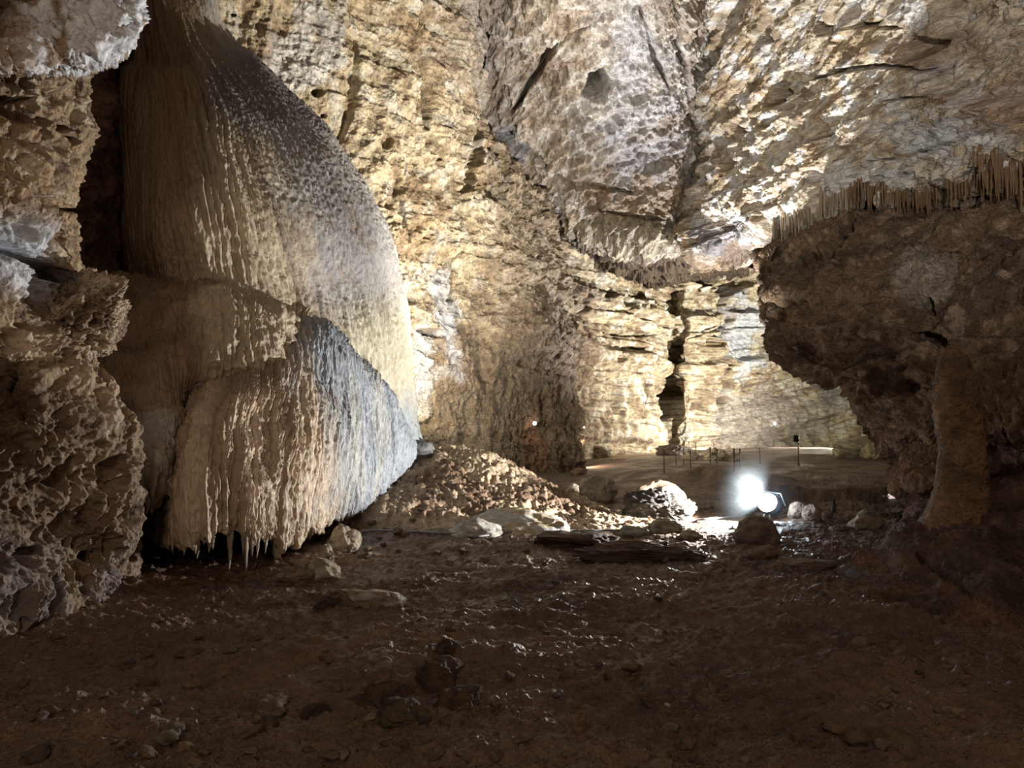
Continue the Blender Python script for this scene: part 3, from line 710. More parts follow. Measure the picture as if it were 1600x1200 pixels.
# ================================================================== FLOWSTONE
fs = empty('flowstone', at(420, 900, 9.5)); tag(fs, 'huge tiered flowstone dome with vertical rills and a ragged hanging hem', 'flowstone')
fsi = Matrix.Translation(-Vector(fs.location))
def child_surface(name, *a, **k):
    o = surface(name, *a, **k); o.parent = fs; o.matrix_parent_inverse = fsi; return o
UR = [(-150, 196, 215, 232, 248, 268, 290, 12.4, .4), (-70, 198, 218, 238, 258, 278, 306, 12.2, .5), (0, 205, 222, 243, 268, 292, 326, 12.0, .5), (55, 208, 228, 252, 285, 318, 352, 11.8, .7), (95, 196, 218, 256, 305, 350, 396, 11.4, .9), (150, 186, 212, 262, 325, 390, 450, 11.0, 1.2),
      (215, 182, 208, 266, 342, 430, 513, 10.7, 1.4), (290, 183, 210, 274, 360, 470, 568, 10.4, 1.6), (370, 187, 216, 282, 376, 502, 602, 10.1, 1.7), (450, 192, 224, 292, 392, 528, 622, 9.8, 1.9), (530, 196, 230, 300, 402, 545, 633, 9.6, 2.0), (620, 200, 236, 305, 408, 555, 638, 9.5, 2.1), (700, 200, 240, 310, 412, 562, 652, 9.5, 2.2), (730, 200, 240, 310, 412, 562, 668, 9.5, 2.2)]
net = []
for py, a, b, c_, d_, e, f, dd0, k in UR:
    dd0 += 0.5 + 0.9 * float(S(300, 480, py)); near = dd0 - k * 0.45
    net.append([(a + 18, py, dd0 + 3.0), (a, py, dd0 + .6), (b, py, dd0 - .1), (c_, py, near), (d_, py, near + .15 * k), (e, py, dd0 + k * .75), (f, py, dd0 + k * 1.75), (f - 4, py, dd0 + k * 2.6 + .8), (f - 22, py, dd0 + k * 3 + 2.8)])
def rills(c, amp, freq, sh=0.25, seed=171, tip=None):
    P = c['P']; au = c['au']
    A = np.stack([au * freq + 0.35 * noise(P * 1.2, seed + 3), P[:, 2] * sh, np.zeros_like(au)], 1)
    B = np.stack([au * freq * 2.6 + 0.3 * noise(P * 2.5, seed + 4), P[:, 2] * sh * 1.9, np.zeros_like(au)], 1)
    r = ridged(A, 2, seed) + 0.9 * ridged(B, 2, seed + 1)
    kn = ridged(sc3(P, 13, 13, 4.0), 2, seed + 2)
    return amp * (0.6 * r + 0.9 * (ridged(B * vec(1.35, .8, 1), 2, seed + 7) - .1)) + amp * 0.6 * kn
def d_dome(c):
    P = prep(c)
    up = S(60, 200, c['py'])
    sm = S(200, 320, c['px'] + 20 * c['wn'])
    dd = 0.16 * fbm(sc3(P, 0.5, 0.5, 0.25), 3, 180) + rills(c, 0.066, 3.6) * (0.35 + 0.65 * up * sm)
    dd += 0.10 * (1 - up) * ridged(np.stack([c['au'] * 1.6, P[:, 2] * 0.3, P[:, 1] * 0], 1), 2, 186)
    # shallow cup where the curtain above ends, and a step below it
    dd -= 0.12 * (1 - S(0, 26, np.abs(c['py'] - 88 - 0.02 * (c['px'] - 220)))) * (1 - S(270, 310, c['px']))
    return dd
def c_dome(c):
    P = c['P']; n = len(P)
    st = fbm(np.stack([c['au'] * 2.2, P[:, 2] * 0.22, P[:, 2] * 0], 1).astype(np.float32), 4, 187); b = fbm(P * 2.5, 3, 188)
    col = mixc(full(vec(0.58, 0.49, 0.36), n), vec(0.42, 0.33, 0.24), S(-0.2, 0.4, st))
    # slate-coloured film over the shoulder
    right = S(-45, 40, (c['px'] - (395 + 0.40 * (c['py'] - 200))) + 45 * c['wn'] * 1.0 + 25 * st)
    col = mixc(col, vec(0.36, 0.37, 0.40), right * 0.75 * (1 - S(460, 560, c['py'])))
    col = mixc(col, vec(0.20, 0.185, 0.185), blob(c, 395, 150, 90, 70, 0.3) * 0.85)  # dark shading of the upper shoulder, painted into the colour
    col = mixc(col, vec(0.30, 0.20, 0.13), (1 - S(285, 330, c['px'] + 18 * st)) * 0.85)  # left flank turned from the lamp: its shade put into the colour
    col = mixc(col, vec(0.66, 0.62, 0.48), S(505, 560, c['px'] + 20 * st) * S(430, 520, c['py']) * 0.8)
    col = mixc(col, vec(0.36, 0.39, 0.43), S(590, 680, c['py'] + 30 * st) * S(560, 600, c['px']))
    return mixc(col, vec(0.36, 0.25, 0.17), S(0.25, 0.6, -b) * 0.4)
child_surface('dome', net, 720, 780, d_dome, c_dome, M_flow, key='dome')

T2 = [[(45, 455, 10.6), (40, 472, 9.9), (70, 530, 8.9), (110, 580, 8.2), (150, 630, 7.8), (180, 690, 7.6), (190, 730, 7.7)],
      [(110, 425, 10.8), (115, 440, 10.0), (140, 500, 9.2), (168, 570, 8.5), (190, 640, 7.9), (198, 700, 7.55), (204, 760, 7.6)],
      [(165, 430, 10.6), (170, 446, 9.8), (195, 505, 9.2), (215, 570, 8.6), (232, 640, 8.0), (234, 710, 7.65), (228, 780, 7.7)],
      [(240, 442, 10.4), (245, 458, 9.5), (255, 505, 9.1), (262, 560, 8.75), (266, 630, 8.3), (264, 690, 8.0), (258, 740, 8.2)],
      [(312, 448, 10.4), (315, 464, 9.3), (322, 500, 8.95), (324, 550, 8.85), (322, 600, 8.8), (312, 650, 8.8), (300, 700, 9.0)],
      [(385, 462, 10.5), (388, 478, 9.4), (396, 505, 9.15), (398, 545, 9.1), (396, 590, 9.2), (392, 630, 9.4), (388, 670, 9.6)],
      [(440, 474, 11), (444, 488, 9.9), (452, 510, 9.8), (454, 540, 9.8), (452, 580, 9.9), (450, 620, 10.2), (448, 660, 10.4)],
      [(488, 496, 12.2), (492, 508, 11.3), (498, 525, 11.0), (498, 550, 11), (496, 580, 11.2), (494, 620, 11.5), (492, 660, 11.6)]]
net = [[T2[c_][r_] for c_ in range(8)] for r_ in range(7)]
def d_mid(c):
    P = prep(c)
    hem = S(620, 760, c['py']) * (1 - S(265, 300, c['px']))
    dd = 0.26 * fbm(P * 0.9, 3, 190) + 0.06 * ridged(P * 2.6, 3, 189) + rills(c, 0.050, 3.8, 0.6, 191) * (0.3 + 0.7 * S(250, 330, c['px'])) 
    dd += hem * 0.16 * ridged(sc3(P, 3.0, 3.0, 1.2), 2, 195) + 0.015 * ridged(P * 9, 2, 196)
    dz = np.zeros((len(P), 3)); dz[:, 2] = -0.25 * hem * S(0.85, 1.0, c['v']) * (0.5 + 0.5 * noise(sc3(P, 5, 5, 0), 197))
    return dd, dz
def c_midt(c):
    P = c['P']; n = len(P); b = fbm(P * 2.0, 4, 198)
    col = mixc(full(vec(0.20, 0.13, 0.085), n), vec(0.27, 0.18, 0.12), S(-0.2, 0.3, b))
    col = mixc(col, vec(0.56, 0.47, 0.34), S(290, 350, c['px'] + 40 * c['wn']) * 0.8)
    return mixc(col, vec(0.44, 0.42, 0.40), blob(c, 225, 690, 40, 45, 0.5) * 0.7)
child_surface('shoulder', net, 360, 260, d_mid, c_midt, M_flow, key='shoulder')

T3 = [[(290, 640, 11.0), (262, 645, 9.8), (250, 700, 9.3), (246, 750, 9.0), (248, 800, 8.9), (250, 828, 8.9)],
      [(300, 612, 10.4), (287, 618, 9.0), (266, 680, 8.4), (257, 760, 8.1), (258, 808, 8.0), (260, 842, 8.0)],
      [(330, 588, 10.2), (328, 600, 8.8), (302, 660, 8.1), (289, 740, 7.6), (287, 800, 7.5), (286, 850, 7.55)],
      [(382, 572, 10.3), (384, 584, 8.9), (368, 640, 8.2), (358, 730, 7.7), (358, 792, 7.6), (358, 840, 7.7)],
      [(425, 560, 10.8), (429, 570, 9.4), (428, 630, 8.8), (428, 720, 8.3), (422, 788, 8.1), (416, 846, 8.2)],
      [(482, 512, 12.0), (490, 516, 10.3), (494, 600, 9.8), (492, 700, 9.3), (484, 775, 9.1), (476, 836, 9.2)],
      [(532, 540, 13.0), (545, 546, 11.3), (556, 620, 11.0), (560, 690, 10.8), (554, 745, 10.7), (546, 792, 10.8)],
      [(575, 584, 14), (591, 588, 12.4), (606, 650, 12.2), (609, 700, 12.1), (604, 740, 12.0), (596, 774, 12.1)],
      [(600, 616, 15), (618, 620, 13.8), (634, 665, 13.4), (641, 695, 13.3), (639, 718, 13.3), (630, 742, 13.3)],
      [(600, 620, 17), (622, 630, 15.4), (640, 670, 15.0), (650, 700, 14.9), (648, 720, 14.9), (640, 745, 14.9)],
      [(590, 630, 18.5), (612, 640, 17.4), (630, 680, 17.2), (640, 704, 17), (640, 724, 17), (632, 745, 17)]]
net = [[T3[c_][r_] for c_ in range(len(T3))] for r_ in range(6)]
def under(p, dd, dz):
    x, y, z = at(*p); 
    # same height, further in: convert back to a pixel triple
    d2 = p[2] + dd; q = np.array([[x * d2 / p[2], d2, z + dz]]); a, b = project(q); return (float(a[0]), float(b[0]), d2)
net.append([under(p, 0.35, 0.05) for p in net[5]]); net.append([under(p, 1.0, 0.25) for p in net[5]]); net.append([under(p, 2.3, 0.2) for p in net[5]])
def d_skirt(c):
    P = prep(c)
    low = S(0.30, 0.62, c['v'])
    fr = 1 - S(440, 520, c['px'])
    dd = 0.15 * fbm(sc3(P, 0.8, 0.8, 0.4), 3, 200) + rills(c, 0.048, 4.4, 0.26, 201)
    deep = ridged(np.stack([c['au'] * 1.7 + 0.3 * noise(P * 0.8, 206), P[:, 2] * 0.35, P[:, 2] * 0], 1), 2, 205)
    dd += low * (0.04 + 0.05 * fr) * deep + 0.10 * fr * S(0.12, 0.3, c['v']) * (1 - low) * ridged(sc3(P, 1.6, 1.6, 1.6), 2, 207)
    dz = np.zeros((len(P), 3))
    hem = S(0.50, 0.63, c['v']) * (1 - S(0.66, 0.80, c['v']))
    teeth = noise(np.stack([c['au'] * 4.5, c['au'] * 0, c['au'] * 0 + 3], 1), 208) + 0.6 * noise(np.stack([c['au'] * 13, c['au'] * 0, c['au'] * 0 + 3], 1), 209)
    dz[:, 2] = -hem * 0.13 * teeth * (0.35 + 0.65 * fr)
    return dd, dz
def c_skirt(c):
    P = c['P']; n = len(P)
    st = fbm(np.stack([c['au'] * 2.4, P[:, 2] * 0.35, P[:, 2] * 0], 1).astype(np.float32), 4, 210); b = fbm(P * 2.2, 3, 211)
    col = mixc(full(vec(0.58, 0.46, 0.34), n), vec(0.40, 0.29, 0.20), S(-0.2, 0.4, st))
    blue = S(455, 545, c['px'] - 0.22 * (c['py'] - 650) + 35 * c['wn'] + 25 * st)
    col = mixc(col, vec(0.30, 0.345, 0.41), blue * 0.92)
    col = mixc(col, vec(0.46, 0.44, 0.38), blue * S(0.1, 0.5, st) * 0.5)
    col = mixc(col, vec(0.30, 0.21, 0.15), S(0.2, 0.6, -b) * 0.5 * (1 - blue))
    col = mixc(col, vec(0.26, 0.19, 0.14), blob(c, 400, 590, 60, 22, 0.4) * 0.7)
    return col
child_surface('skirt', net, 800, 480, d_skirt, c_skirt, M_flow, key='skirt')

# ------------------------------------------------------------------ dripping tips
def spike_mesh(name, seed, mat, n=10, rings=9, bend=0.25, tone=None):
    rs = random.Random(seed); V = []; Fc = []
    ph = rs.uniform(0, 6.28)
    for i in range(rings):
        t = i / (rings - 1)
        r = (1 - t) ** 0.8 * (1 + 0.18 * math.sin(t * 19 + ph)) * 0.5 + 0.03
        ox = bend * t * t * math.cos(ph); oy = bend * t * t * math.sin(ph) * .5
        for j in range(n):
            a = 2 * math.pi * j / n
            rr = r * (1 + 0.22 * math.sin(3 * a + ph + t * 4))
            V.append((ox + rr * math.cos(a), oy + rr * math.sin(a), -t))
    for i in range(rings - 1):
        for j in range(n):
            k = (j + 1) % n
            Fc.append((i * n + j, (i + 1) * n + j, (i + 1) * n + k, i * n + k))
    V.append((0, 0, 0.35)); V.append((V[-1 - n][0], V[-1 - n][1], -1.03)); a_, b_ = len(V) - 2, len(V) - 1
    for j in range(n):
        k = (j + 1) % n
        Fc.append((a_, j, k)); Fc.append((b_, (rings - 1) * n + k, (rings - 1) * n + j))
    me = bpy.data.meshes.new(name); me.from_pydata(V, [], Fc); me.update()
    me.polygons.foreach_set('use_smooth', np.ones(len(me.polygons), bool)); me.materials.append(mat); return me
M_drip = rock_mat('dripstone', 0.5, 0.4, (18, 0.02), (60, 0.006), 0.25, tint=(0.52, 0.42, 0.32))
M_stal = rock_mat('brown_stalactite', 0.7, 0.3, (8, 0.03), (30, 0.01), 0.45, tint=(0.26, 0.155, 0.085))
M_stalg = rock_mat('pale_stalactite', 0.7, 0.3, (8, 0.03), (30, 0.01), 0.45, tint=(0.36, 0.29, 0.21))
DR = [spike_mesh('drip_tip', 500 + i, M_drip) for i in range(5)]
SB = [spike_mesh('stalactite', 520 + i, M_stal, bend=0.08) for i in range(5)]
SG = [spike_mesh('stalactite', 540 + i, M_stalg, bend=0.08) for i in range(5)]
def put(me, name, loc, wx, ln, parent, rz=0.0, wy=None):
    o = bpy.data.objects.new(name, me); COL.objects.link(o)
    o.parent = parent; o.location = Vector(loc) - Vector(parent.location); o.scale = (wx, wy or wx, ln); o.rotation_euler = (0, 0, rz); return o
R = random.Random(7)
for px, py, ln, wd in [(364, 838, .46, .06), (372, 838, .30, .05), (380, 836, .48, .06), (395, 838, .30, .06), (300, 850, .20, .06), (322, 858, .16, .06), (262, 835, .26, .05), (275, 845, .2, .05), (340, 862, .14, .05), (405, 848, .25, .05), (418, 848, .2, .05),
                       (430, 842, .2, .05), (443, 838, .16, .05), (455, 834, .18, .05), (468, 826, .14, .05), (482, 818, .16, .05), (355, 866, .2, .05), (311, 856, .2, .05), (290, 848, .22, .06)]:
    p = on('skirt', px, py, 6); put(R.choice(DR), 'drip_tip', p + Vector((0, .06, .06)), wd, ln, fs, R.uniform(-.3, .3))
for px, py, ln, wd in [(222, 745, .30, .12), (236, 770, .30, .10), (243, 740, .34, .12), (208, 735, .2, .1), (228, 720, .2, .13), (248, 700, .26, .12), (240, 800, .12, .06)]:
    p = on('shoulder', px, py, 8); put(R.choice(DR), 'drip_tip', p + Vector((0, .06, .05)), wd, ln, fs, R.uniform(0, 6))

# ------------------------------------------------------------------ stalactite curtains on the right lip
def curtain(name, key, pts, n, lmin, lmax, wd, meshes, label, seed, rowsback=2, group='stalactite curtains on the hanging wall'):
    rs = random.Random(seed); items = []; n = min(int(n * 1.7), 98); wd *= 0.62
    for i in range(n):
        t = (i + rs.random()) / n * (len(pts) - 1); k = min(int(t), len(pts) - 2); f = t - k
        px = pts[k][0] + (pts[k + 1][0] - pts[k][0]) * f; py = pts[k][1] + (pts[k + 1][1] - pts[k][1]) * f
        p = on(key, px + rs.uniform(-2, 2), py + rs.uniform(-6, 4), 4)
        ln = 1.15 * rs.uniform(lmin * .6, lmax) * (0.35 + 0.75 * abs(math.sin(i * 0.21 + seed))) * (1.5 if rs.random() < .15 else 1)
        items.append((p + Vector((0, rs.uniform(0.02, 0.12), 0.05)), ln, wd * rs.uniform(.7, 1.4)))
    c0 = sum((i[0] for i in items), Vector()) / n
    e = empty(name, c0); tag(e, label, 'stalactites', group)
    for p, ln, ww in items: put(rs.choice(meshes), 'stalactite', p, ww, ln, e, rs.uniform(0, 6))
    return e
curtain('stalactite_curtain', 'wall_upper_right', [(1520, 232), (1560, 245), (1572, 262), (1596, 262)], 30, .30, .75, .075, SB, 'brown stalactite curtain highest up at the outer right of the bright wall', 1)
curtain('stalactite_curtain', 'wall_upper_right', [(1478, 288), (1510, 284), (1545, 278), (1592, 285)], 46, .22, .60, .07, SB, 'long rusty stalactite curtain hanging over the black gap', 2)
curtain('stalactite_curtain', 'wall_upper_right', [(1395, 300), (1430, 305), (1465, 300)], 40, .25, .62, .07, SB, 'stalactite curtain above the pale patch of the dark rock mass', 3)
curtain('stalactite_curtain', 'wall_upper_right', [(1325, 290), (1350, 292), (1390, 300)], 44, .28, .7, .08, SB, 'reddish brown stalactite curtain under the middle of the bright wall', 4)
curtain('stalactite_curtain', 'wall_upper_right', [(1278, 312), (1300, 308), (1325, 300)], 34, .35, .8, .09, SG, 'yellowish stalactite curtain just below the diagonal rock fins', 5)
curtain('stalactite_curtain', 'wall_upper_right', [(1205, 352), (1235, 340), (1280, 325)], 60, .30, .8, .09, SG, 'dense grey stalactite curtain on the lip nearest the far wall', 6)
curtain('stalactite_curtain', 'wall_upper_right', [(1447, 158), (1480, 160)], 16, .15, .32, .05, SB, 'tiny stalactite curtain under the broken block edge', 7)
curtain('stalactite_curtain', 'ceiling', [(905, 360), (960, 372), (1010, 378)], 22, .35, .8, .08, SG, 'sparse pale stalactite curtain under the central ceiling bulge', 8)

# ------------------------------------------------------------------ stalagmite
def stalagmite(name, px, ytop, ybase, d, prof, tone, label, seed):
    x0, y0, z0 = at(px, ybase, d); _, _, z1 = at(px, ytop, d); H = z1 - z0
    n, m = 72, 150; t = np.linspace(0, 1, m); th = np.linspace(0, 2 * np.pi, n)
    r = np.interp(t, [p[0] for p in prof], [p[1] for p in prof]); ox = np.interp(t, [p[0] for p in prof], [p[2] for p in prof])
    T, A = np.meshgrid(t, th, indexing='ij'); Rr = r[:, None] + 0 * A
    X = ox[:, None] + Rr * np.cos(A); Y = Rr * np.sin(A) * 0.9; Z = T * H
    G = np.stack([X, Y, Z], 2); Pq = (G.reshape(-1, 3)).astype(np.float32)
    nn = 0.035 * fbm(Pq * 2.2, 3, seed) + 0.018 * ridged(sc3(Pq, 2, 2, 9), 3, seed + 1) + 0.008 * ridged(Pq * 14, 2, seed + 2)
    # same noise on the seam
    nn = nn.reshape(m, n); nn[:, -1] = nn[:, 0]; nn *= S(0, 0.05, r)[:, None]
    G[:, :, 0] += nn * np.cos(A); G[:, :, 1] += nn * np.sin(A)
    b = fbm(Pq * 2.5, 3, seed + 5)
    cc = mixc(full(tone, len(Pq)), tone * 0.62, S(-0.2, 0.45, b))
    o = mesh_grid(name, G, cc, M_mid, True); o.location = (x0, y0, z0); tag(o, label, 'stalagmite'); return o
stalagmite('stalagmite', 1508, 540, 860, 8.9, [(0, .62, -.10), (.08, .52, -.08), (.16, .42, -.05), (.24, .33, -.02), (.36, .28, 0), (.5, .26, .0), (.62, .27, -.01), (.75, .26, -.03), (.86, .22, -.06), (.93, .17, -.08), (.98, .09, -.10), (1.0, .004, -.11)],
           vec(0.30, 0.185, 0.11), 'tall thick brown stalagmite standing on the reddish rock outcrop', 401)

# ------------------------------------------------------------------ rocks
_ico = None
def ico(sub):
    import bmesh
    bm = bmesh.new(); bmesh.ops.create_icosphere(bm, subdivisions=sub, radius=1.0)
    V = np.array([v.co[:] for v in bm.verts]); Fc = [tuple(v.index for v in f.verts) for f in bm.faces]; bm.free(); return V, Fc
ICO = {s: ico(s) for s in (3, 4, 5, 6)}
def rock_mesh(name, seed, tone, sub=5, angular=0.6, rough=0.08, mat=None, tone2=None):
    V, Fc = ICO[sub]; rs = np.random.RandomState(seed); V = V.copy()
    for k in range(int(14 * angular)):
        nrm = rs.normal(size=3); nrm /= np.linalg.norm(nrm); h = rs.uniform(0.5, 0.9)
        s = V @ nrm - h; V -= np.where(s > 0, s, 0)[:, None] * nrm * 0.93
    Q = (V + seed * 3.17).astype(np.float32)
    dd = 0.18 * fbm(Q * 1.1, 3, seed) + rough * ridged(Q * 3.1, 3, seed + 1)
    if sub >= 5: dd += rough * 0.4 * ridged(Q * 9, 2, seed + 2)
    L = np.linalg.norm(V, axis=1, keepdims=True); V = V * (1 + dd[:, None] / np.maximum(L, .3))
    me = bpy.data.meshes.new(name); me.from_pydata(V.tolist(), [], Fc); me.update()
    me.polygons.foreach_set('use_smooth', np.ones(len(me.polygons), bool))
    b = fbm(Q * 1.7, 3, seed + 4); t2 = tone * 0.6 if tone2 is None else tone2
    cc = np.ones((len(V), 4), np.float32); cc[:, :3] = mixc(full(tone, len(V)), t2, S(-0.2, 0.35, b))
    a = me.attributes.new('tone', 'FLOAT_COLOR', 'POINT'); a.data.foreach_set('color', cc.reshape(-1))
    me.materials.append(mat or M_stone); return me
def rock(name, px, pyb, size, label, seed, tone, cat='rock', rz=0.0, tilt=0.0, sink=0.25, sub=5, angular=0.6, rough=0.08, d=None, group=None, tone2=None):
    """size = width, depth, height in metres; (px, pyb) is where its foot meets the ground"""
    g = Vector(at(px, pyb, d)) if d else ground_at(px, pyb)
    me = rock_mesh(name, seed, tone, sub, angular, rough, tone2=tone2)
    o = bpy.data.objects.new(name, me); COL.objects.link(o)
    o.scale = (size[0] / 1.8, size[1] / 1.8, size[2] / 1.6); o.rotation_euler = (tilt, tilt * .6, rz)
    z = gz(g.x, g.y + size[1] * .4) if not d else g.z
    o.location = (g.x, g.y + size[1] * .4, z + size[2] * (0.5 - sink)); tag(o, label, cat, group); return o
LT = vec(0.55, 0.47, 0.36); MD = vec(0.34, 0.25, 0.18); DK = vec(0.10, 0.065, 0.045); PALE = vec(0.66, 0.64, 0.58)
rock('boulder', 935, 782, (.80, .7, .55), 'large pale grey boulder at the right end of the mud mound', 601, vec(.48, .42, .34), 'boulder', .3, sub=6)
rock('boulder', 893, 770, (.34, .3, .34), 'small pale boulder leaning beside the large grey boulder', 602, LT, 'boulder', .1)
rock('limestone_block', 1030, 812, (1.25, .6, .52), 'long ragged white limestone block lit from the side in front of the clay dome', 603, vec(.075, .07, .065), 'rock', -.35, .18, sub=6, rough=.2, angular=.9, tone2=vec(.06, .055, .05))
rock('clay_dome', 1036, 800, (.85, .7, .62), 'smooth tan clay dome behind the ragged white block', 604, vec(.40, .32, .23), 'clay dome', 0, 0, .3, angular=.1, rough=.02)
rock('calcite_boss', 815, 832, (1.5, 1.2, .50), 'large smooth yellowish calcite boss bulging from the mud mound', 605, vec(.50, .42, .29), 'calcite boss', .2, 0, .48, sub=6, angular=.2, rough=.05, tone2=vec(.50, .52, .54))
rock('calcite_boss', 742, 838, (.75, .6, .34), 'small pale calcite boss at the front foot of the mud mound', 606, vec(.60, .58, .52), 'calcite boss', .5, 0, .45, angular=.2, rough=.04)
rock('flat_stone', 905, 860, (.95, .7, .24), 'dark flat stone lying in front of the cable', 607, DK, 'rock', .1, .05, .35, sub=5)
rock('flat_stone', 1000, 880, (1.4, .8, .20), 'wide dark mud-covered slab beside the brightly lit ground', 608, DK, 'rock', -.1, .04, .35, sub=6, rough=.14)
rock('dark_stone', 1075, 902, (.34, .3, .16), 'small wet stone between the wide slab and the floodlight', 609, MD, 'rock', .4, .1)
rock('pale_slab', 995, 838, (.42, .36, .16), 'pale greenish slab touching the cable in the bright patch', 610, vec(.42,.42,.36), 'rock', .5, .25)
rock('pale_slab', 1040, 832, (.55, .3, .2), 'cream slab between the white block and the cable', 611, vec(.42,.38,.30), 'rock', -.2, .1)
rock('pale_slab', 1085, 842, (.36, .3, .14), 'thin pale slab near the shadow line of the floodlight', 612, LT, 'rock', .2, .2)
rock('mud_lump', 1190, 848, (.54, .42, .36), 'dark mud lump carrying the floodlight', 613, vec(.26, .20, .17), 'rock', 0, 0, .2, angular=.2, rough=.05)
rock('rounded_rock', 1252, 812, (.30, .3, .30), 'round tan rock right beside the floodlight', 614, vec(.42, .35, .28), 'rock', 0, 0, .2, angular=.15, rough=.03)
rock('rounded_rock', 1272, 812, (.26, .26, .26), 'round rock second from the floodlight, touching its tan neighbour', 615, vec(.40, .33, .27), 'rock', 1, 0, .2, angular=.15, rough=.03)
rock('rounded_rock', 1295, 809, (.18, .16, .12), 'little reddish rock, last in the row beside the floodlight', 616, vec(.34, .25, .21), 'rock', 1, 0, .2, angular=.2)
rock('domed_rock', 1358, 826, (.46, .4, .30), 'pale domed rock standing alone near the stalagmite base', 617, vec(.52, .45, .37), 'rock', .2, 0, .25, angular=.25, rough=.03)
rock('low_rock', 1312, 828, (.36, .3, .13), 'low brown rock between the paired round rocks and the pale dome', 618, vec(.32, .26, .21), 'rock', 0, 0, .35)
rock('low_rock', 1195, 872, (.34, .3, .17), 'brown rock on the mud right below the floodlight', 619, vec(.32, .22, .16), 'rock', .3, 0, .25)
rock('low_rock', 1262, 890, (.7, .4, .14), 'flat muddy rock half sunk below the round rocks', 620, vec(.26, .19, .15), 'rock', .1, 0, .4)
# blocks under the hem of the flowstone
rock('block_stone', 532, 862, (.42, .35, .36), 'tan block wedged under the right hem of the flowstone', 621, LT, 'rock', .4, .1, .15, angular=.9)
rock('block_stone', 508, 884, (.24, .22, .22), 'small upright tan block between the wedged block and the slab pile', 622, LT, 'rock', .9, .2, .15, angular=.9)
rock('block_stone', 500, 905, (.46, .35, .22), 'pale angular slab leaning on the stone pile under the flowstone', 623, LT, 'rock', -.3, .25, .15, angular=1)
rock('block_stone', 468, 898, (.42, .3, .12), 'thin brown slab in the stone pile under the flowstone', 624, MD, 'rock', -.5, -.1, .05, angular=1)
rock('block_stone', 457, 914, (.34, .3, .18), 'dull brown stone at the dark end of the stone pile', 625, MD, 'rock', .2, .1, .25, angular=.8)
rock('wet_stone', 652, 722, (.55, .5, .34), 'dark grey wet stone tucked in at the flowstone corner on the mound', 626, vec(.24, .24, .25), 'rock', .2, 0, .3, angular=.1, rough=.02)
rock('rock_slab', 568, 952, (.62, .42, .17), 'brown slab with a glistening white corner lying on the dark mud', 627, vec(.28, .19, .13), 'rock', -.25, .18, .2, angular=1, tone2=vec(.5, .5, .48))
rock('flat_stone', 508, 950, (.24, .2, .10), 'small brown stone touching the slab with the white corner', 628, DK, 'rock', .3, .1, .3)
# buried lumps of the middle foreground
for k, (px, py, s, t, lb) in enumerate([
        (680, 1082, (.36, .30, .22), vec(.12, .075, .048), 'dark half-buried lump topping the cluster in the near mud'),
        (600, 1100, (.25, .22, .16), vec(.135, .085, .055), 'rounded lump left of the biggest buried lump'),
        (560, 1110, (.18, .18, .13), vec(.12, .078, .05), 'smallest rounded lump at the left end of the buried cluster'),
        (622, 1132, (.34, .24, .14), vec(.14, .10, .065), 'low pale-topped lump at the front of the buried cluster'),
        (722, 1108, (.28, .24, .14), vec(.14, .09, .06), 'broad low lump at the right of the buried cluster'),
        (488, 1120, (.17, .14, .09), vec(.10, .068, .045), 'isolated low lump beside the left end of the buried cluster'),
        (700, 1030, (.16, .14, .12), vec(.12, .08, .052), 'knobbly lump standing just behind the buried cluster'),
        (420, 1120, (.26, .18, .08), vec(.27, .20, .15), 'flat pale stone left of the buried cluster')]):
    rock('buried_rock', px, py, s, lb, 640 + k, t, 'rock', k * .7, 0, .55, sub=5, angular=.35, rough=.08)
for k, (px, py, s, t, lb) in enumerate([
        (908, 1152, (.105, .06, .085), vec(.34, .22, .14), 'tan chipped stone standing upright in the near mud'),
        (284, 1178, (.10, .07, .045), vec(.36, .24, .13), 'ochre pointed stone near the lower left edge'),
        (60, 1128, (.10, .07, .04), vec(.30, .22, .18), 'pinkish flat stone far left in the near mud'),
        (555, 1142, (.085, .06, .045), vec(.30, .20, .11), 'tan flake lying in front of the buried cluster'),
        (1075, 1190, (.13, .09, .05), vec(.28, .18, .12), 'flat brown stone at the bottom edge near the middle'),
        (1100, 1155, (.055, .05, .025), vec(.32, .18, .11), 'small orange-brown stone above the bottom flat stone'),
        (1015, 1110, (.10, .07, .055), vec(.20, .13, .09), 'dark blunt stone behind the shiny white chip'),
        (1010, 1098, (.09, .06, .05), vec(.21, .14, .10), 'dark stone stacked against the blunt stone'),
        (1043, 1108, (.035, .02, .02), vec(.85, .85, .82), 'tiny shiny white chip on the dark mud'),
        (665, 1028, (.03, .025, .035), vec(.85, .82, .75), 'tiny white chip beside the knobbly lump'),
        (566, 1020, (.02, .02, .03), vec(.75, .65, .52), 'tiny cream chip in the smooth mud'),
        (1420, 1185, (.34, .25, .09), vec(.22, .15, .09), 'crumbly ochre clod at the bottom edge on the right'),
        (780, 1110, (.12, .09, .05), vec(.24, .17, .12), 'angular dark stone right of the buried cluster'),
        (795, 1065, (.10, .07, .055), vec(.20, .13, .10), 'dark chunky stone between the buried cluster and the middle'),
        (205, 1118, (.05, .04, .04), vec(.24, .20, .18), 'small grey stone amid the left mud'),
        (1345, 900, (.30, .2, .16), vec(.30, .31, .33), 'grey stone at the foot of the reddish rock outcrop')]):
    rock('stone', px, py, s, lb, 670 + k, t, 'stone', k * 1.1, .1 * (k % 3), .25, sub=4, angular=.9, rough=.05)
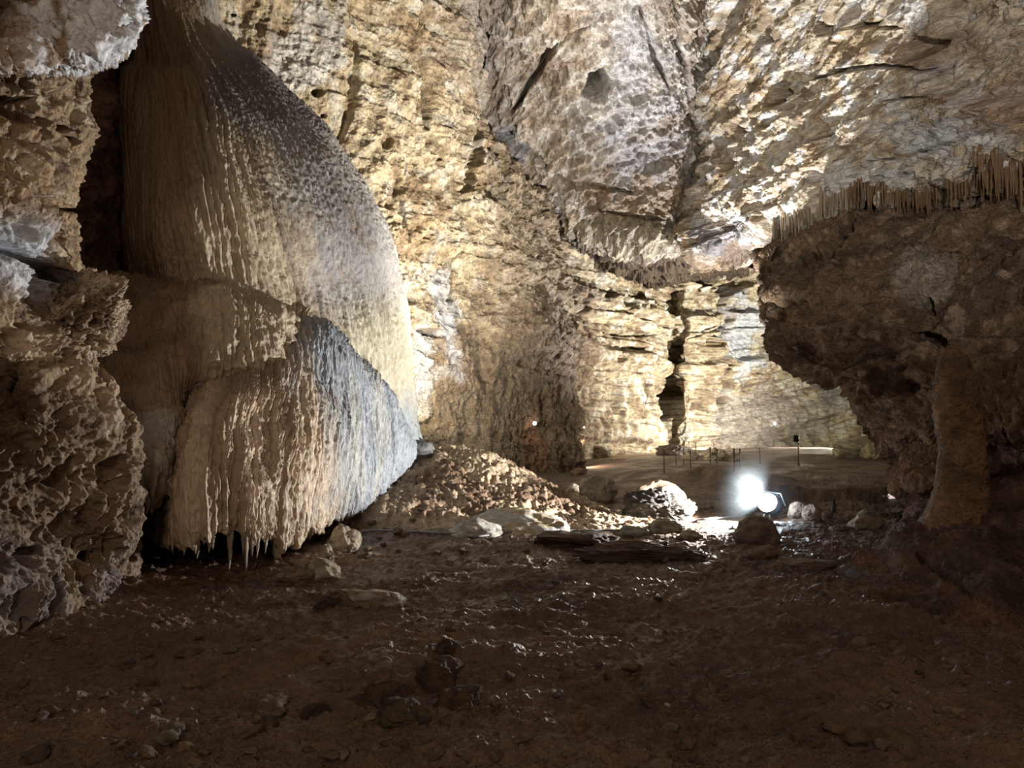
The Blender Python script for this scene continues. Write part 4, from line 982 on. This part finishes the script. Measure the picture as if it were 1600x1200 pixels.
# bright rubble at the foot of the far wall
for k, (px, py, s, lb) in enumerate([
        (1352, 716, (1.7, .8, .70), 'largest glowing yellow rubble rock at the far right of the chamber'), (1375, 718, (1.0, .7, .55), 'yellow rubble rock at the far end beside the dark rock mass'),
        (1325, 714, (.9, .6, .30), 'low yellow rubble rock at the left end of the glowing group'),
        (1122, 719, (1.5, .8, .50), 'cream rubble rock under the long crack of the far wall'), (1140, 720, (1.1, .7, .35), 'low cream rubble rock behind the rope posts'),
        (1080, 718, (.55, .4, .35), 'small white rock just left of the cream rubble'), (1060, 712, (1.5, .8, .5), 'dark rubble rock below the notch of the far wall'),
        (905, 742, (.5, .4, .22), 'reddish stone in the glow at the foot of the tall wall'), (870, 738, (.5, .4, .15), 'low pinkish stone in the glow at the foot of the tall wall')]):
    tn = vec(.76, .74, .52) if k < 3 else (vec(.22, .18, .16) if k == 6 else vec(.68, .62, .48) if k < 7 else vec(.45, .30, .22))
    rock('rubble_rock', px, py, s, lb, 700 + k, tn, 'rock', k * .5, 0, .25, sub=5, angular=.8, rough=.26)
# rock ledge above the left wall
lg = rock_mesh('rock_ledge', 760, vec(.60, .46, .33), 6, .9, .26, M_near, tone2=vec(.28, .19, .13))
o = bpy.data.objects.new('rock_ledge', lg); COL.objects.link(o); o.location = at(118, 492, 7.0); o.scale = (.50, .5, .36); o.rotation_euler = (0, -.45, .2)
tag(o, 'knobbly tan rock ledge poking out of the left wall toward the flowstone', 'rock ledge')
lg = rock_mesh('rock_ledge', 761, vec(.17, .13, .11), 5, .5, .10, M_near)
o = bpy.data.objects.new('rock_ledge', lg); COL.objects.link(o); o.location = at(78, 432, 7.1); o.scale = (.52, .4, .17); o.rotation_euler = (0, .55, .2)
tag(o, 'dark slanting rock ledge lying above the knobbly tan ledge', 'rock ledge')

# ------------------------------------------------------------------ pebbles
PB = [rock_mesh('pebble', 800 + i, t, 3, .8, .08) for i, t in enumerate([vec(.30, .20, .14), vec(.24, .16, .11), vec(.40, .29, .21), vec(.20, .135, .095), vec(.28, .22, .18), vec(.34, .22, .14), vec(.34, .28, .22), vec(.18, .13, .10)])]
rs = random.Random(11); cnt = 0
while cnt < 230:
    py = 900 + 300 * rs.random() ** 0.8; px = rs.uniform(20, 1560)
    if px < 210 and py < 980: continue
    if px > 1200 and rs.random() < .55: continue
    d = ground_d(py); p = Vector(at(px, py, d))
    s = rs.choice([.014, .02, .026, .034, .048]) * rs.uniform(.7, 1.25)
    o = bpy.data.objects.new('pebble', rs.choice(PB)); COL.objects.link(o)
    o.location = (p.x, p.y, fz(p.x, p.y) + s * .38); o.scale = (s * rs.uniform(.8, 1.7), s * rs.uniform(.8, 1.4), s * rs.uniform(.5, .9)); o.rotation_euler = (rs.uniform(-.3, .3), rs.uniform(-.3, .3), rs.uniform(0, 6))
    tag(o, 'small brown pebble among many strewn over the dark foreground mud', 'pebble', 'pebbles on the foreground mud'); cnt += 1
cnt = 0
while cnt < 60:
    px = rs.uniform(560, 1120); py = rs.uniform(770, 880)
    if px < 640 and py < 820: continue
    g = ground_at(px, py); s = rs.uniform(.03, .08)
    o = bpy.data.objects.new('clod', PB[rs.choice([2, 6, 0])]); COL.objects.link(o)
    o.location = (g.x, g.y, gz(g.x, g.y) + s * .2); o.scale = (s * rs.uniform(.8, 1.6), s, s * rs.uniform(.5, .8)); o.rotation_euler = (rs.uniform(-.3, .3), 0, rs.uniform(0, 6))
    tag(o, 'loose clod of dried mud among many on and below the mound', 'clod', 'clods on the mud mound'); cnt += 1

# ------------------------------------------------------------------ cable, posts, lamps
def tube(name, pts, r, mat, parent=None, n=8):
    V = []; Fc = []
    for i, p in enumerate(pts):
        a = pts[max(i - 1, 0)]; b = pts[min(i + 1, len(pts) - 1)]
        t = (Vector(b) - Vector(a)).normalized(); up = Vector((0, 0, 1)) if abs(t.z) < .9 else Vector((1, 0, 0))
        s = t.cross(up).normalized(); u = s.cross(t)
        for j in range(n):
            q = 2 * math.pi * j / n; V.append(Vector(p) + (s * math.cos(q) + u * math.sin(q)) * r)
    for i in range(len(pts) - 1):
        for j in range(n):
            k = (j + 1) % n; Fc.append((i * n + j, i * n + k, (i + 1) * n + k, (i + 1) * n + j))
    Fc.append(tuple(range(n - 1, -1, -1))); Fc.append(tuple((len(pts) - 1) * n + j for j in range(n)))
    return mesh_obj(name, V, Fc, mat, parent)
M_cable = plain_mat('cable_rubber', (0.16, 0.16, 0.17), 0.45)
M_black = plain_mat('black_paint', (0.015, 0.015, 0.018), 0.5)
M_metal = plain_mat('grey_metal', (0.35, 0.36, 0.38), 0.35, 0.8)
cp = [(545, 838), (580, 832), (640, 834), (700, 836), (745, 842), (790, 836), (840, 832), (900, 832), (960, 832), (1000, 828), (1040, 824), (1080, 816), (1120, 812), (1150, 810), (1176, 806)]
pts = []
for i in range(len(cp) - 1):
    for f in np.linspace(0, 1, 8, endpoint=False):
        px = cp[i][0] + (cp[i + 1][0] - cp[i][0]) * f; py = cp[i][1] + (cp[i + 1][1] - cp[i][1]) * f
        g = ground_at(px, py); pts.append(Vector((g.x, g.y, gz(g.x, g.y) + 0.022)))
for _ in range(3): pts = [pts[0]] + [(pts[i - 1] + pts[i] * 2 + pts[i + 1]) / 4 for i in range(1, len(pts) - 1)] + [pts[-1]]
for p in pts: p.z = max(p.z, gz(p.x, p.y) + 0.018)
tag(tube('cable', pts, 0.018, M_cable), 'grey power cable running over the mud toward the floodlight', 'cable')

POSTS = [(1038, 748, .62, 'leftmost and blackest rope post, standing apart from the others'), (1056.5, 736, .60, 'rope post second from the left'), (1068.5, 735, .60, 'rope post third from the left'),
         (1076.5, 724, .55, 'short far rope post just behind the third post'), (1079.5, 750, .62, 'near rope post fifth from the left'), (1087.5, 726, .58, 'dark far rope post above the clay heap'),
         (1110.5, 757, .74, 'tall near rope post above the top of the clay heap'), (1115.5, 725, .45, 'short far rope post between two near ones'), (1121, 753, .68, 'near rope post right of the clay heap top'),
         (1148, 766, .76, 'nearest and lowest-standing rope post'), (1157, 758, .70, 'rope post closest to the floodlight glow'), (1188, 738, .5, 'faint thin rope post straight above the floodlight'),
         (1303, 795, .22, 'short stub post behind the round rocks')]
for px, py, h, lb in POSTS:
    d = ground_d(py, 0.05); p = at(px, py, d); z0 = gz(p[0], p[1])
    e = empty('rope_post', (p[0], p[1], z0)); tag(e, lb, 'post', 'rope posts along the visitor path')
    tube('rod', [Vector((0, 0, -.03)), Vector((0, 0, h * .5)), Vector((0, 0, h))], 0.014 if h > .3 else .03, M_black, e, 8)
    tube('cap', [Vector((0, 0, h - .004)), Vector((0, 0, h + .03))], 0.024, M_black, e, 8)

def box(cx, cy, cz, sx, sy, sz):
    V = [(cx + a * sx / 2, cy + b * sy / 2, cz + c * sz / 2) for a in (-1, 1) for b in (-1, 1) for c in (-1, 1)]
    return V, [(0, 1, 3, 2), (4, 6, 7, 5), (0, 4, 5, 1), (2, 3, 7, 6), (0, 2, 6, 4), (1, 5, 7, 3)]
def boxo(name, c, s, mat, parent, bev=0.0):
    V, Fc = box(*c, *s); o = mesh_obj(name, V, Fc, mat, parent, False)
    if bev:
        m = o.modifiers.new('bevel', 'BEVEL'); m.width = bev; m.segments = 2
    return o
M_led = plain_mat('lamp_glass', (1, 1, 1), 0.3, 0, (0.72, 0.88, 1.0), 90)
fl = empty('floodlight', LAMP - Vector((0, 0, .10)))
tag(fl, 'small floodlight burning blue-white on a mud lump, aimed at the flowstone', 'floodlight')
ax = Vector((-.62, -.68, .38)).normalized(); c0 = Vector((0, 0, .10))
hd = tube('housing', [c0 - ax * .20, c0 - ax * .17, c0 + ax * .02], .17, M_black, fl, 20)
tube('lens', [c0 + ax * .021, c0 + ax * .035, c0 + ax * .045], .155, M_led, fl, 24)
tube('handle', [c0 - ax * .1 + Vector((.19, -.16, 0)), c0 - ax * .1 + Vector((.14, -.10, .2)), c0 - ax * .1 + Vector((-.1, .12, .22)), c0 - ax * .1 + Vector((-.18, .16, 0))], .013, M_metal, fl)
tube('stand', [Vector((.02, 0, -.22)), Vector((.03, .02, -.06)), Vector((.05, .05, .0))], .014, M_metal, fl)
tube('stand', [Vector((-.14, -.05, -.2)), Vector((-.06, 0, -.08)), Vector((0, .03, .0))], .012, M_metal, fl)

# added haze ball that stands in for lens glow around the lamp
V, Fc = ICO[3]
mm = bpy.data.materials.new('halo'); mm.use_nodes = True; nt = mm.node_tree; nt.nodes.remove(nt.nodes['Principled BSDF'])
vs = nt.nodes.new('ShaderNodeVolumeScatter'); vs.inputs['Color'].default_value = (0.72, 0.86, 1, 1); vs.inputs['Anisotropy'].default_value = 0.2
tcm = nt.nodes.new('ShaderNodeTexCoord'); gr = nt.nodes.new('ShaderNodeVectorMath'); gr.operation = 'LENGTH'; nt.links.new(tcm.outputs['Object'], gr.inputs[0])
mp = nt.nodes.new('ShaderNodeMapRange'); mp.interpolation_type = 'SMOOTHERSTEP'; mp.inputs[1].default_value = 0.0; mp.inputs[2].default_value = 0.95; mp.inputs[3].default_value = 0.018; mp.inputs[4].default_value = 0.0
nt.links.new(gr.outputs['Value'], mp.inputs[0]); nt.links.new(mp.outputs[0], vs.inputs['Density']); nt.links.new(vs.outputs[0], nt.nodes['Material Output'].inputs['Volume'])
halo = mesh_obj('halo', V * .97, Fc, mm); halo.location = LAMP + Vector((-.1, -.1, .06))
tag(halo, 'pale blue lens glow around the floodlight, made by an added haze ball', 'halo', kind='stuff')

# small path lamps
M_bulb = plain_mat('bulb_glass', (1, 1, 1), 0.3, 0, (1.0, 0.93, 0.85), 14)
def small_lamp(px, py, key, r, label, mat=M_bulb):
    p = on(key, px, py, 4) if key else ground_at(px, py)
    e = empty('wall_lamp', p); tag(e, label, 'lamp', 'small lamps along the cave walls')
    V, Fc = ICO[3]
    mesh_obj('bulb', [(v * r) + np.array([0, -.16, 0]) for v in V], Fc, mat, e)
    tube('bracket', [Vector((0, .12, 0)), Vector((0, -.14, 0))], r * .5, M_metal, e)
small_lamp(838, 661, 'wall_back_left', .06, 'tiny lit lamp on the brown foot of the tall wall')
small_lamp(911, 664, 'wall_back', .07, 'tiny lit lamp at the left end of the layered far wall')
small_lamp(1211, 664, 'wall_back', .07, 'tiny lit lamp on the smooth grey part of the far wall')
small_lamp(647, 622, 'wall_back_left', .09, 'small white lamp beside the flowstone edge, aimed up the tall wall')
# tall pole lamp and tube lamp on the far bank
g = ground_at(1248, 727)
e = empty('lamp_pole', g); tag(e, 'thin upright lamp pole standing on the far clay bank', 'lamp pole')
tube('pole', [Vector((0, 0, -.05)), Vector((0, 0, .5)), Vector((0, 0, .95))], .03, M_metal, e)
boxo('lamp_box', (-.08, 0, .85), (.16, .12, .22), M_black, e, .01)
g = ground_at(1395, 783)
e = empty('tube_lamp', g + Vector((0, 0, .10))); tag(e, 'short tubular lamp lying on the clay bank near the dark rock mass', 'lamp')
M_dim = plain_mat('frosted_tube', (.8, .75, .7), .4, 0, (1, .85, .75), .5)
tube('glass_tube', [Vector((-.08, 0, 0)), Vector((.12, 0, -.01)), Vector((.26, 0, -.015))], .05, M_dim, e, 12)
tube('end_cap', [Vector((-.2, 0, 0)), Vector((-.08, 0, 0))], .025, M_metal, e, 10)
